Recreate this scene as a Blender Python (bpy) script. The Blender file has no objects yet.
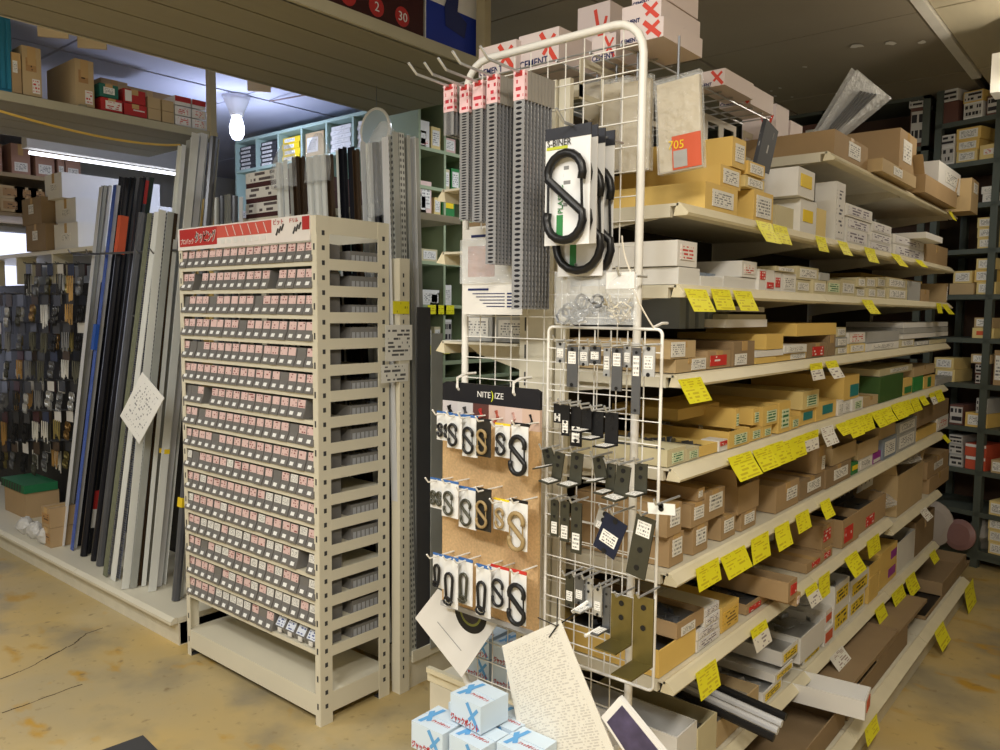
import bpy, math, random
from mathutils import Vector, Matrix
random.seed(7)
SC = bpy.context.scene
COL = SC.collection

# ------------------------------------------------------------------ camera, calibrated from the rack and gondola edges
FPX, CX, CY, EYE = 787.0, 500.0, 375.0, 1.469
AX = Vector((0.7671, 0.0593, -0.6388)); AY = Vector((0.6415, -0.0554, 0.7651))
AY.normalize(); AX = (AX - AY * AX.dot(AY)).normalized(); AZ = AX.cross(AY)
RW = Matrix((AX, AY, AZ))                      # camera (right, down, forward) -> world
cam_data = bpy.data.cameras.new('camera'); cam = bpy.data.objects.new('camera', cam_data); COL.objects.link(cam)
r_, u_, b_ = RW @ Vector((1, 0, 0)), RW @ Vector((0, -1, 0)), RW @ Vector((0, 0, -1))
cam.matrix_world = Matrix(((r_.x, u_.x, b_.x, 0), (r_.y, u_.y, b_.y, 0), (r_.z, u_.z, b_.z, EYE), (0, 0, 0, 1)))
cam_data.sensor_width = 36.0; cam_data.lens = FPX / 1000 * 36.0; cam_data.clip_start = 0.02
SC.camera = cam

# ------------------------------------------------------------------ world, lights, exposure
wd = bpy.data.worlds.new('world'); SC.world = wd; wd.use_nodes = True
wd.node_tree.nodes['Background'].inputs[0].default_value = (0.8, 0.85, 1.0, 1); wd.node_tree.nodes['Background'].inputs[1].default_value = 0.3
SC.view_settings.view_transform = 'Standard'; SC.view_settings.look = 'None'
SC.view_settings.exposure = -0.2; SC.view_settings.gamma = 1.0; SC.view_settings.use_curve_mapping = False

def area(name, loc, sx, sy, power, col, rot=(0, 0, 0)):
    l = bpy.data.lights.new(name, 'AREA'); l.shape = 'RECTANGLE'; l.size = sx; l.size_y = sy; l.energy = power; l.color = col
    o = bpy.data.objects.new(name, l); o.location = loc; o.rotation_euler = rot; COL.objects.link(o); return o
WARM = (1.0, 0.99, 0.95)
area('tube_light_front', (-0.9, -0.9, 2.72), 1.3, 0.35, 82, WARM)
area('tube_light_aisle', (-3.2, -0.2, 2.72), 1.3, 0.35, 52, WARM)
area('gondola_fill_light', (0.3, -0.1, 2.72), 0.35, 1.3, 86, (1.0, 0.93, 0.80))  # unseen fill added to light the gondola faces
area('tube_light_side', (0.45, 3.3, 2.72), 0.35, 1.2, 5, (1.0, 0.90, 0.76))
area('mint_fill_light', (-2.45, 3.7, 2.7), 0.4, 0.4, 20, (0.9, 0.95, 1.0))  # unseen fill added to brighten the mint shelves
def point(name, loc, power, col, r=.12):
    l = bpy.data.lights.new(name, 'POINT'); l.energy = power; l.color = col; l.shadow_soft_size = r
    o = bpy.data.objects.new(name, l); o.location = loc; COL.objects.link(o); return o
point('ceiling_fill_front', (-1.5, 0.1, 2.5), 15, WARM); point('ceiling_fill_aisle', (0.9, 2.6, 2.45), 6, WARM)  # unseen point fills added to lift the ceiling, no lanterns hang there
pl = bpy.data.lights.new('bulb_light', 'POINT'); pl.energy = 17; pl.color = (0.66, 0.74, 1.0); pl.shadow_soft_size = 0.05
po = bpy.data.objects.new('bulb_light', pl); po.location = (-4.50, 2.80, 2.42); COL.objects.link(po)

def ray(px, py): return RW @ Vector((px - CX, py - CY, FPX))
def sx(px, py, x): r = ray(px, py); t = x / r.x; return Vector((x, r.y * t, EYE + r.z * t))
def sy(px, py, y): r = ray(px, py); t = y / r.y; return Vector((r.x * t, y, EYE + r.z * t))
def sz(px, py, z): r = ray(px, py); t = (z - EYE) / r.z; return Vector((r.x * t, r.y * t, z))
def spl(px, py, p, n): r = ray(px, py); t = (p - Vector((0, 0, EYE))).dot(n) / r.dot(n); return Vector((0, 0, EYE)) + r * t

# ------------------------------------------------------------------ materials
def lin(c):
    return tuple(((v / 255) / 12.92 if v / 255 <= 0.04045 else ((v / 255 + 0.055) / 1.055) ** 2.4) for v in c)
MC = {}
def mat(name, c=(200, 200, 200), rough=0.55, metal=0.0, var=0.12, scale=9.0, bump=0.0, spec=0.4, stretch=None, alpha=1.0, trans=0.0):
    if name in MC: return MC[name]
    m = bpy.data.materials.new(name); m.use_nodes = True; nt = m.node_tree; N = nt.nodes; bs = N['Principled BSDF']
    L = lin(c)
    bs.inputs['Roughness'].default_value = rough; bs.inputs['Metallic'].default_value = metal
    bs.inputs['Specular IOR Level'].default_value = spec; bs.inputs['Alpha'].default_value = alpha
    bs.inputs['Transmission Weight'].default_value = trans
    tc = N.new('ShaderNodeTexCoord'); mp = N.new('ShaderNodeMapping'); nz = N.new('ShaderNodeTexNoise')
    if stretch: mp.inputs['Scale'].default_value = stretch
    nz.inputs['Scale'].default_value = scale; nz.inputs['Detail'].default_value = 3
    nt.links.new(tc.outputs['Object'], mp.inputs[0]); nt.links.new(mp.outputs[0], nz.inputs['Vector'])
    mx = N.new('ShaderNodeMix'); mx.data_type = 'RGBA'
    mx.inputs[6].default_value = (*[v * (1 - var) for v in L], 1); mx.inputs[7].default_value = (*[min(1, v * (1 + var)) for v in L], 1)
    nt.links.new(nz.outputs['Fac'], mx.inputs[0]); nt.links.new(mx.outputs[2], bs.inputs['Base Color'])
    if bump:
        bp = N.new('ShaderNodeBump'); bp.inputs['Strength'].default_value = bump; bp.inputs['Distance'].default_value = 0.01
        nt.links.new(nz.outputs['Fac'], bp.inputs['Height']); nt.links.new(bp.outputs[0], bs.inputs['Normal'])
    MC[name] = m; return m

def emis(name, c, s):
    if name in MC: return MC[name]
    m = bpy.data.materials.new(name); m.use_nodes = True; bs = m.node_tree.nodes['Principled BSDF']
    bs.inputs['Base Color'].default_value = (*lin(c), 1); bs.inputs['Emission Color'].default_value = (*lin(c), 1); bs.inputs['Emission Strength'].default_value = s
    MC[name] = m; return m

def clear(name, c=(235, 238, 240), a=0.28, rough=0.12):
    """thin clear plastic film: partly see-through with wrinkled gloss"""
    if name in MC: return MC[name]
    m = bpy.data.materials.new(name); m.use_nodes = True; nt = m.node_tree; N = nt.nodes; bs = N['Principled BSDF']
    bs.inputs['Base Color'].default_value = (*lin(c), 1); bs.inputs['Roughness'].default_value = rough; bs.inputs['Alpha'].default_value = a
    bs.inputs['Specular IOR Level'].default_value = 0.8
    tc = N.new('ShaderNodeTexCoord'); nz = N.new('ShaderNodeTexNoise'); nz.inputs['Scale'].default_value = 45; nz.inputs['Detail'].default_value = 3
    bp = N.new('ShaderNodeBump'); bp.inputs['Strength'].default_value = 0.7; bp.inputs['Distance'].default_value = 0.02
    nt.links.new(tc.outputs['Object'], nz.inputs['Vector']); nt.links.new(nz.outputs['Fac'], bp.inputs['Height']); nt.links.new(bp.outputs[0], bs.inputs['Normal'])
    MC[name] = m; return m

def printed(name, paper=(235, 233, 226), ink=(70, 70, 75), rows=5, cols=9.0, fill=0.5, mx_=0.1, my_=0.1, rough=0.6):
    """small print: rows of ink dashes of uneven length on paper, laid out in the face's own UV"""
    if name in MC: return MC[name]
    m = bpy.data.materials.new(name); m.use_nodes = True; nt = m.node_tree; N = nt.nodes; bs = N['Principled BSDF']; bs.inputs['Roughness'].default_value = rough
    uv = N.new('ShaderNodeUVMap'); sp = N.new('ShaderNodeSeparateXYZ'); nt.links.new(uv.outputs[0], sp.inputs[0])
    def mt(op, a, b=None, c=None):
        n = N.new('ShaderNodeMath'); n.operation = op
        for i, v in enumerate((a, b, c)):
            if v is None: continue
            if isinstance(v, (int, float)): n.inputs[i].default_value = v
            else: nt.links.new(v, n.inputs[i])
        return n.outputs[0]
    u, v = sp.outputs[0], sp.outputs[1]
    vr = mt('MULTIPLY', v, rows); fl = mt('FLOOR', vr); fr = mt('FRACT', vr)
    oi = N.new('ShaderNodeObjectInfo')
    cb = N.new('ShaderNodeCombineXYZ'); nt.links.new(mt('MULTIPLY', u, cols), cb.inputs[0])
    nt.links.new(mt('MULTIPLY', fl, 7.31), cb.inputs[1]); nt.links.new(mt('MULTIPLY', oi.outputs['Random'], 91.0), cb.inputs[2])
    nz = N.new('ShaderNodeTexNoise'); nz.inputs['Scale'].default_value = 1.0; nz.inputs['Detail'].default_value = 1.0; nt.links.new(cb.outputs[0], nz.inputs['Vector'])
    on = mt('GREATER_THAN', nz.outputs['Fac'], 1 - fill)
    rw = mt('MULTIPLY', mt('GREATER_THAN', fr, 0.28), mt('LESS_THAN', fr, 0.80))
    mg = mt('MULTIPLY', mt('MULTIPLY', mt('GREATER_THAN', u, mx_), mt('LESS_THAN', u, 1 - mx_)), mt('MULTIPLY', mt('GREATER_THAN', v, my_), mt('LESS_THAN', v, 1 - my_)))
    f = mt('MULTIPLY', mt('MULTIPLY', on, rw), mg)
    mx = N.new('ShaderNodeMix'); mx.data_type = 'RGBA'; mx.inputs[6].default_value = (*lin(paper), 1); mx.inputs[7].default_value = (*lin(ink), 1)
    nt.links.new(f, mx.inputs[0]); nt.links.new(mx.outputs[2], bs.inputs['Base Color'])
    MC[name] = m; return m

def holes(name, base, dark, nu, nv, r=0.3, metal=0.9, rough=0.3):
    """sheet metal punched with a grid of round holes (a hole shows the dark behind)"""
    if name in MC: return MC[name]
    m = bpy.data.materials.new(name); m.use_nodes = True; nt = m.node_tree; N = nt.nodes; bs = N['Principled BSDF']
    bs.inputs['Roughness'].default_value = rough; bs.inputs['Metallic'].default_value = metal
    uv = N.new('ShaderNodeUVMap'); mp = N.new('ShaderNodeMapping'); mp.inputs['Scale'].default_value = (nu, nv, 1); nt.links.new(uv.outputs[0], mp.inputs[0])
    fr = N.new('ShaderNodeVectorMath'); fr.operation = 'FRACTION'; nt.links.new(mp.outputs[0], fr.inputs[0])
    ds = N.new('ShaderNodeVectorMath'); ds.operation = 'DISTANCE'; ds.inputs[1].default_value = (0.5, 0.5, 0); nt.links.new(fr.outputs[0], ds.inputs[0])
    lt = N.new('ShaderNodeMath'); lt.operation = 'LESS_THAN'; lt.inputs[1].default_value = r; nt.links.new(ds.outputs['Value'], lt.inputs[0])
    mx = N.new('ShaderNodeMix'); mx.data_type = 'RGBA'; mx.inputs[6].default_value = (*lin(base), 1); mx.inputs[7].default_value = (*lin(dark), 1)
    nt.links.new(lt.outputs[0], mx.inputs[0]); nt.links.new(mx.outputs[2], bs.inputs['Base Color'])
    sb = N.new('ShaderNodeMath'); sb.operation = 'SUBTRACT'; sb.inputs[0].default_value = metal; nt.links.new(lt.outputs[0], sb.inputs[1]); nt.links.new(sb.outputs[0], bs.inputs['Metallic'])
    MC[name] = m; return m

CREAM = mat('cream_paint', (216, 210, 190), 0.42, var=0.05, scale=4)
CREAM2 = mat('cream_paint_worn', (211, 205, 186), 0.5, var=0.12, scale=14)
WHITE_W = mat('white_coated_wire', (232, 230, 224), 0.35, var=0.03)
WCARD = mat('white_card', (226, 224, 220), 0.6, var=0.04)
KRAFT = mat('kraft_board', (170, 143, 106), 0.75, var=0.1, scale=7)
KRAFT2 = mat('kraft_board_dark', (144, 122, 92), 0.8, var=0.12, scale=7)
KRAFT3 = mat('kraft_board_pale', (188, 164, 124), 0.75, var=0.1, scale=7)
YELLOW = mat('yellow_carton', (224, 190, 108), 0.6, var=0.07)
YELLOW2 = mat('pale_yellow_carton', (224, 202, 138), 0.6, var=0.07)
CREAMB = mat('cream_carton', (206, 196, 160), 0.65, var=0.1)
GREYC = mat('grey_carton', (170, 170, 168), 0.65, var=0.1)
GREYB = mat('blue_grey_board', (138, 150, 165), 0.6)
STEEL = mat('zinc_steel', (196, 198, 200), 0.33, .7, var=0.18, scale=20)
DSTEEL = mat('dark_steel', (112, 114, 118), 0.4, 0.7, var=0.2, scale=20)
OLIVE = mat('olive_zinc', (132, 122, 78), 0.35, 0.85, var=0.2, scale=25)
GUN = mat('gunmetal', (84, 84, 74), 0.4, 0.7, var=0.2, scale=25)
BLACK = mat('black_plastic', (22, 22, 24), 0.4, var=0.1)
BLACKM = mat('matte_black_metal', (30, 30, 32), 0.45, 0.3, var=0.15)
TAN = mat('tan_plastic', (150, 128, 88), 0.5)
DGREY = mat('dark_grey', (62, 62, 64), 0.6)
TAPE = mat('clear_brown_tape', (196, 163, 112), 0.25, var=0.05)
RED = mat('red_print', (178, 46, 44), 0.55, var=0.05)
ORANGE = mat('orange_print', (208, 92, 58), 0.55, var=0.05)
GREENP = mat('green_print', (52, 128, 70), 0.55, var=0.05)
TEAL = mat('teal_print', (44, 128, 128), 0.55, var=0.05)
BLUEP = mat('blue_print', (52, 128, 196), 0.5, var=0.05)
NAVY = mat('navy_print', (34, 44, 96), 0.5, var=0.05)
PURPLE = mat('purple_print', (150, 52, 150), 0.5, var=0.05)
YSTK = mat('yellow_sticker', (238, 206, 40), 0.55, var=0.04)
FILM = clear('clear_film')
FILM2 = clear('clear_film_dense', a=0.42)
LBL = printed('label_print', (230, 228, 222), (118, 118, 122), rows=7, cols=13)
LBLB = printed('label_barcode', (232, 230, 224), (90, 90, 94), rows=4, cols=26, fill=0.5)
LBLR = printed('label_red_print', (232, 226, 220), (200, 60, 50), rows=4, cols=5)
REDL = printed('red_label_block', (204, 50, 42), (236, 226, 220), rows=3, cols=3, fill=.45)
LBLG = printed('label_green_print', (214, 224, 190), (40, 110, 60), rows=4, cols=5, fill=0.6)
LBLY = printed('label_yellow_print', (232, 202, 50), (70, 60, 30), rows=3, cols=7, fill=0.55)
TAGP = printed('price_tag_print', (244, 238, 44), (212, 196, 34), rows=4, cols=4, fill=0.5, rough=0.5)
TAGW = printed('white_tag_print', (236, 234, 224), (170, 150, 140), rows=4, cols=5, fill=0.5)
PINKL = printed('pink_label_print', (222, 192, 188), (130, 60, 60), rows=3, cols=4, fill=0.42, mx_=0.08, my_=0.08)

# ------------------------------------------------------------------ mesh builder
class MB:
    def __init__(s): s.v, s.f, s.m = [], [], []
    def face(s, pts, m=0):
        i = len(s.v); s.v += [tuple(p) for p in pts]; s.f.append(tuple(range(i, i + len(pts)))); s.m.append(m); return s
    def box(s, x0, x1, y0, y1, z0, z1, m=0, M=None, top=True):
        c = [Vector(p) for p in ((x0, y0, z0), (x1, y0, z0), (x1, y1, z0), (x0, y1, z0), (x0, y0, z1), (x1, y0, z1), (x1, y1, z1), (x0, y1, z1))]
        if M is not None: c = [M @ p for p in c]
        i = len(s.v); s.v += [tuple(p) for p in c]
        for q in ((0, 1, 5, 4), (1, 2, 6, 5), (2, 3, 7, 6), (3, 0, 4, 7), (4, 5, 6, 7), (3, 2, 1, 0)):
            s.f.append(tuple(i + k for k in q)); s.m.append(m)
        return s
    def prism(s, prof, y0, y1, m=0, axis='y', M=None):
        """extrude a closed 2-D profile: axis y -> profile (x,z); axis x -> (y,z); axis z -> (x,y)"""
        def P(a, b, t):
            p = Vector((a, t, b)) if axis == 'y' else Vector((t, a, b)) if axis == 'x' else Vector((a, b, t))
            return tuple(M @ p) if M is not None else tuple(p)
        i = len(s.v); n = len(prof)
        s.v += [P(a, b, y0) for a, b in prof] + [P(a, b, y1) for a, b in prof]
        for k in range(n): s.f.append((i + k, i + (k + 1) % n, i + n + (k + 1) % n, i + n + k)); s.m.append(m)
        s.f.append(tuple(i + k for k in reversed(range(n)))); s.m.append(m); s.f.append(tuple(i + n + k for k in range(n))); s.m.append(m)
        return s
    def tube(s, path, r, n=6, m=0, closed=False, caps=True, flat=None):
        P = [Vector(p) for p in path]; k = len(P); rings = []; up = Vector((0.13, 0.21, 0.97))
        for i, p in enumerate(P):
            a = P[(i - 1) % k] if closed or i else p; b = P[(i + 1) % k] if closed or i < k - 1 else p
            d = (b - a).normalized(); u = d.cross(up)
            if u.length < 1e-3: u = d.cross(Vector((1, 0, 0)))
            u.normalize(); w = u.cross(d)
            if flat is not None: w = Vector(flat).normalized(); u = d.cross(w).normalized()
            rr = r[i] if isinstance(r, (list, tuple)) else r
            rings.append(len(s.v))
            for j in range(n):
                t = 2 * math.pi * j / n + math.pi / n; s.v.append(tuple(p + u * math.cos(t) * rr + w * math.sin(t) * rr))
        for i in range(k if closed else k - 1):
            A, B = rings[i], rings[(i + 1) % k]
            for j in range(n): s.f.append((A + j, A + (j + 1) % n, B + (j + 1) % n, B + j)); s.m.append(m)
        if not closed and caps:
            s.f.append(tuple(rings[0] + j for j in reversed(range(n)))); s.m.append(m); s.f.append(tuple(rings[-1] + j for j in range(n))); s.m.append(m)
        return s
    def lathe(s, prof, n=16, m=0, M=None):
        i0 = len(s.v)
        for r, z in prof:
            for j in range(n):
                t = 2 * math.pi * j / n; p = Vector((r * math.cos(t), r * math.sin(t), z)); s.v.append(tuple(M @ p) if M is not None else tuple(p))
        for k in range(len(prof) - 1):
            for j in range(n):
                a = i0 + k * n; b = a + n; s.f.append((a + j, a + (j + 1) % n, b + (j + 1) % n, b + j)); s.m.append(m)
        s.f.append(tuple(i0 + j for j in reversed(range(n)))); s.m.append(m)
        e = i0 + (len(prof) - 1) * n; s.f.append(tuple(e + j for j in range(n))); s.m.append(m)
        return s
    def mesh(s, name, mats, smooth=False):
        me = bpy.data.meshes.new(name); me.from_pydata(s.v, [], s.f)
        for m in (mats if isinstance(mats, (list, tuple)) else [mats]): me.materials.append(m)
        me.polygons.foreach_set('material_index', s.m)
        if smooth: me.polygons.foreach_set('use_smooth', [True] * len(s.f))
        uv = me.uv_layers.new(name='UVMap'); d = []
        Q = ((0, 0), (1, 0), (1, 1), (0, 1))
        for f in s.f:
            d += [c for k in range(len(f)) for c in (Q[k] if len(f) == 4 else (0.5, 0.5))]
        uv.data.foreach_set('uv', d); me.update(); return me
    def build(s, name, mats, parent=None, loc=(0, 0, 0), rz=0.0, smooth=False):
        o = bpy.data.objects.new(name, s.mesh(name, mats, smooth)); COL.objects.link(o)
        o.location = loc; o.rotation_euler = (0, 0, rz)
        if parent is not None: o.parent = parent
        return o

USED = {}
def tag(o, label, cat, group=None, kind=None):
    o['label'] = label; o['category'] = cat
    if group: o['group'] = group
    if kind: o['kind'] = kind
    n = len(label.split())
    if not 4 <= n <= 16: print('LABEL LENGTH', n, label)
    if label in USED and not group: print('LABEL TWICE', label)
    USED[label] = 1
    return o
def thing(name, label, cat, loc=(0, 0, 0), rz=0.0, group=None):
    o = bpy.data.objects.new(name, None); COL.objects.link(o); o.empty_display_size = 0.05
    o.location = loc; o.rotation_euler = (0, 0, rz); return tag(o, label, cat, group)
def struct(o): o['kind'] = 'structure'; return o
def stuff(o): o['kind'] = 'stuff'; return o
ORD = 'first second third fourth fifth sixth seventh eighth ninth tenth eleventh twelfth thirteenth fourteenth fifteenth sixteenth seventeenth eighteenth nineteenth twentieth'.split()
def nth(i):
    if i > 38: return 'forty-' + ORD[i - 40] if i > 39 else 'fortieth'
    return ORD[i] if i < 20 else ('twenty-' + ORD[i - 20]) if i < 29 else 'thirtieth' if i == 29 else 'thirty-' + ORD[i - 30]
def copy_tree(o, parent=None):
    c = o.copy(); COL.objects.link(c); c.parent = parent
    for ch in list(o.children): copy_tree(ch, c)
    return c

def text(name, body, size, m, parent, loc, rot, ext=0.0004, align='LEFT', scale=(1, 1), off=0.0, fit=None):
    cu = bpy.data.curves.new(name, 'FONT'); cu.body = body; cu.size = size; cu.extrude = ext; cu.align_x = align; cu.resolution_u = 2; cu.offset = off
    t = bpy.data.objects.new(name, cu); COL.objects.link(t)
    bpy.context.view_layer.update()
    me = bpy.data.meshes.new_from_object(t.evaluated_get(bpy.context.evaluated_depsgraph_get())); bpy.data.objects.remove(t)
    if fit and len(me.vertices): ww_ = max(v.co.x for v in me.vertices); scale = (min(scale[0], fit / max(ww_, 1e-4)), scale[1])
    me.materials.clear(); me.materials.append(m); o = bpy.data.objects.new(name, me); COL.objects.link(o)
    o.parent = parent; o.location = loc; o.rotation_euler = rot; o.scale = (scale[0], scale[1], 1); return o
FRONT = (math.pi / 2, 0, 0)          # lettering that faces -Y
H90 = math.pi / 2

# ------------------------------------------------------------------ cartons.  local frame: front face at y=0 looking -Y, width along x, depth along +y
def carton(name, label, cat, loc, w, d, h, m, rz=0.0, lab=None, tape=True, group=None, side=None, lm=None):
    """closed carton: body with a seam, end label, tape.  lab = (u0,u1,v0,v1,material) on the front face"""
    t = thing(name, label, cat, loc, rz, group)
    b = MB(); g = 0.0012
    b.box(0, w, 0, d, 0, h - 0.002)
    b.box(0, w, 0, d / 2 - g, h - 0.002, h); b.box(0, w, d / 2 + g, d, h - 0.002, h)
    b.build('body', m, t)
    if tape: MB().box(w / 2 - 0.018, w / 2 + 0.018, -0.0008, d * 0.98, h, h + 0.0006).box(w / 2 - 0.018, w / 2 + 0.018, -0.0012, -0.0002, h * 0.62, h + 0.0006).build('tape', TAPE, t)
    if lab: MB().box(w * lab[0], w * lab[1], -0.002, -0.0004, h * lab[2], h * lab[3]).build('paper_label', lab[4], t)
    if side: MB().box(-0.0018, -0.0003, d * side[0], d * side[1], h * side[2], h * side[3]).build('side_label', side[4], t)
    return t
def tray(name, label, cat, loc, w, d, h, m, rz=0.0, lab=None, group=None, flaps=0, inside=None, fill=0.6, lip=1.0):
    """open carton: four walls, bottom, optional flaps; what lies in it is an uncountable heap"""
    t = thing(name, label, cat, loc, rz, group); k = 0.004; b = MB()
    b.box(0, w, 0, k, 0, h * lip); b.box(0, w, d - k, d, 0, h); b.box(0, k, k, d - k, 0, h); b.box(w - k, w, k, d - k, 0, h); b.box(k, w - k, k, d - k, 0, k)
    b.build('body', m, t)
    if flaps:
        for x, s in ((0, -1), (w, 1)):
            a = math.radians(50 + 25 * random.random()); l = min(w * 0.35, 0.09)
            M = Matrix.Translation((x, 0, h)) @ Matrix.Rotation(-s * (H90 - a) if s > 0 else (H90 - a), 4, 'Y')
            MB().box(-0.0015, 0.0015, 0.004, d - 0.004, 0.001, l, 0, Matrix.Translation((x, 0, h)) @ Matrix.Rotation(s * (H90 - a), 4, 'Y')).build('flap', m, t)
    if lab: MB().box(w * lab[0], w * lab[1], -0.002, -0.0004, h * lab[2], h * lab[3]).build('paper_label', lab[4], t)
    if inside:
        c = MB(); n = max(6, min(40, int(w * d * 900)))
        for i in range(n):
            l, q = random.uniform(0.02, 0.05), random.uniform(0.008, 0.02)
            l = min(l, w * 0.3, d * 0.3)
            M = Matrix.Translation((random.uniform(l + .01, w - l - .01), random.uniform(l + .01, d - l - .01), 0.006 + (h * fill - 0.006) * random.random())) @ Matrix.Rotation(random.uniform(0, 3.1), 4, 'Z') @ Matrix.Rotation(random.uniform(-.3, .3), 4, 'X')
            c.box(-l * .7, l * .7, -q, q, -0.002, 0.002, 0, M)
            if i % 3 == 0: c.box(-l * .7, -l * .7 + 0.003, -q, q, -0.002, 0.015, 0, M)
        c.box(k + .001, w - k - .001, k + .001, d - k - .001, k + .0005, max(k + .002, h * fill * 0.75), 0)
        o = c.build('hardware_heap', inside, None, loc, rz)
        tag(o, 'loose small hardware lying in the ' + label.split(',')[0][:60] if False else 'small loose hardware inside the ' + ' '.join(label.split()[:11]), 'hardware', None, 'stuff')
    return t
# ================================================================== SETTING
CEIL = 2.80
def floor_mat():
    m = bpy.data.materials.new('worn_ochre_concrete'); m.use_nodes = True; nt = m.node_tree; N = nt.nodes; bs = N['Principled BSDF']
    tc = N.new('ShaderNodeTexCoord')
    def noise(s, d, off, st=(1, 1, 1)):
        mp = N.new('ShaderNodeMapping'); mp.inputs['Location'].default_value = off; mp.inputs['Scale'].default_value = st; n = N.new('ShaderNodeTexNoise'); n.inputs['Scale'].default_value = s; n.inputs['Detail'].default_value = d
        nt.links.new(tc.outputs['Object'], mp.inputs[0]); nt.links.new(mp.outputs[0], n.inputs['Vector']); return n.outputs['Fac']
    def ramp(f, a, b):
        r = N.new('ShaderNodeMapRange'); r.inputs[1].default_value = a; r.inputs[2].default_value = b; nt.links.new(f, r.inputs[0]); return r.outputs[0]
    def mix(f, a, b):
        x = N.new('ShaderNodeMix'); x.data_type = 'RGBA'; nt.links.new(f, x.inputs[0])
        for i, c in ((6, a), (7, b)):
            if isinstance(c, tuple): x.inputs[i].default_value = (*lin(c), 1)
            else: nt.links.new(c, x.inputs[i])
        return x.outputs[2]
    c = mix(ramp(noise(1.3, 4, (0, 0, 0)), .35, .65), (176, 160, 122), (200, 172, 108))
    c = mix(ramp(noise(2.1, 6, (5, 3, 0)), .5, .68), c, (138, 130, 110))
    c = mix(ramp(noise(4.4, 5, (9, 1, 0), (1, 1.6, 1)), .60, .70), c, (186, 146, 58))
    c = mix(ramp(noise(0.9, 5, (2, 7, 0)), .55, .75), c, (214, 198, 158))
    c = mix(ramp(noise(24, 4, (1, 1, 0)), .62, .8), c, (132, 112, 76))
    nt.links.new(c, bs.inputs['Base Color'])
    nt.links.new(ramp(noise(5, 4, (3, 3, 0)), .2, .8), bs.inputs['Roughness'])
    r = N.new('ShaderNodeMapRange'); r.inputs[3].default_value = 0.32; r.inputs[4].default_value = 0.62; nt.links.new(noise(5, 4, (3, 3, 0)), r.inputs[0]); nt.links.new(r.outputs[0], bs.inputs['Roughness'])
    bp = N.new('ShaderNodeBump'); bp.inputs['Strength'].default_value = 0.12; bp.inputs['Distance'].default_value = 0.01
    nt.links.new(noise(7, 5, (0, 4, 0)), bp.inputs['Height']); nt.links.new(bp.outputs[0], bs.inputs['Normal']); return m
fl = struct(MB().box(-7.5, 2.0, -2.7, 6.2, -0.05, 0).build('floor', floor_mat()))
def crack(pts, w):
    b = MB(); P = [sz(x, y, 0.0004) for x, y in pts]
    for i in range(len(P) - 1):
        d = (P[i + 1] - P[i]).normalized(); n = Vector((-d.y, d.x, 0)); k = 3
        for j in range(k):
            a = P[i].lerp(P[i + 1], j / k) + n * random.uniform(-.004, .004); c = P[i].lerp(P[i + 1], (j + 1) / k) + n * random.uniform(-.004, .004)
            e = w * random.uniform(.5, 1.2); b.face([a - n * e, c - n * e, c + n * e, a + n * e])
    b.build('crack', mat('crack_dark', (70, 56, 36), 0.9), fl)
crack([(0, 679), (28, 668), (52, 655), (75, 643), (85, 634), (103, 628)], 0.004)
crack([(2, 713), (30, 703), (55, 694), (82, 684)], 0.003)
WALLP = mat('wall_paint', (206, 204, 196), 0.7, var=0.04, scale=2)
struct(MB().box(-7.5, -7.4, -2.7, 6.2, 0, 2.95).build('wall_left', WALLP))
struct(MB().box(1.9, 2.0, -2.7, 6.2, 0, 2.95).build('wall_right', mat('wall_paint_low_bounce', (132, 122, 104), .8)))  # unseen wall, colour darkened to cut light bounced into the aisle
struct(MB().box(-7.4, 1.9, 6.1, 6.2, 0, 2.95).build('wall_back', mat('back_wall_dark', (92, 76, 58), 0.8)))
struct(MB().box(-7.4, 1.9, -2.7, -2.6, 0, 2.95).build('wall_front', WALLP))
ce = struct(MB().box(-7.4, 1.9, -2.6, 6.1, 2.86, 2.95).build('ceiling', mat('ceiling_void', (60, 56, 50), 0.9)))
CB = mat('ceiling_board_taupe', (150, 140, 122), 0.8, var=0.08, scale=3)
CW = mat('ceiling_board_bluelit', (192, 195, 214), 0.8, var=0.03, scale=3)  # white boards with the lamp's bluish light put into their colour
CC = mat('ceiling_board_cream', (204, 194, 168), 0.75, var=0.12, scale=3, stretch=(6, 1, 1))
def panels(x0, x1, nx, m):
    for i in range(nx):
        for j in range(8):
            a = x0 + (x1 - x0) * i / nx; b = x0 + (x1 - x0) * (i + 1) / nx; c = -2.6 + j * 1.0875; g = 0.006
            MB().box(a + g, b - g, c + g, c + 1.0875 - g, CEIL + random.uniform(-.003, .003), 2.855).build('ceiling_panel', m, ce)
panels(-7.4, -3.0, 3, CW); panels(-3.0, -0.88, 2, CB); panels(-0.84, 1.9, 2, CC)
struct(MB().box(-0.885, -0.84, -2.6, 5.15, CEIL - 0.012, CEIL + 0.03).build('trim_1', mat('white_trim', (236, 232, 222), 0.5)))
# flaking holes in the ceiling boards show white plaster
for k, (px, py, r) in enumerate([(856, 46, .035), (890, 43, .03), (923, 42, .022), (805, 67, .012), (780, 88, .012), (771, 91, .01), (775, 96, .012), (792, 97, .01)]):
    p = sz(px, py, CEIL - 0.0045); b = MB(); n = 9
    b.face([(p.x + r * math.cos(2 * math.pi * i / n) * random.uniform(.5, 1.2), p.y + 1.3 * r * math.sin(2 * math.pi * i / n) * random.uniform(.5, 1.2), p.z) for i in reversed(range(n))])
    b.build('flaked_patch', mat('bare_plaster', (214, 208, 196), 0.9), ce)
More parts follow.
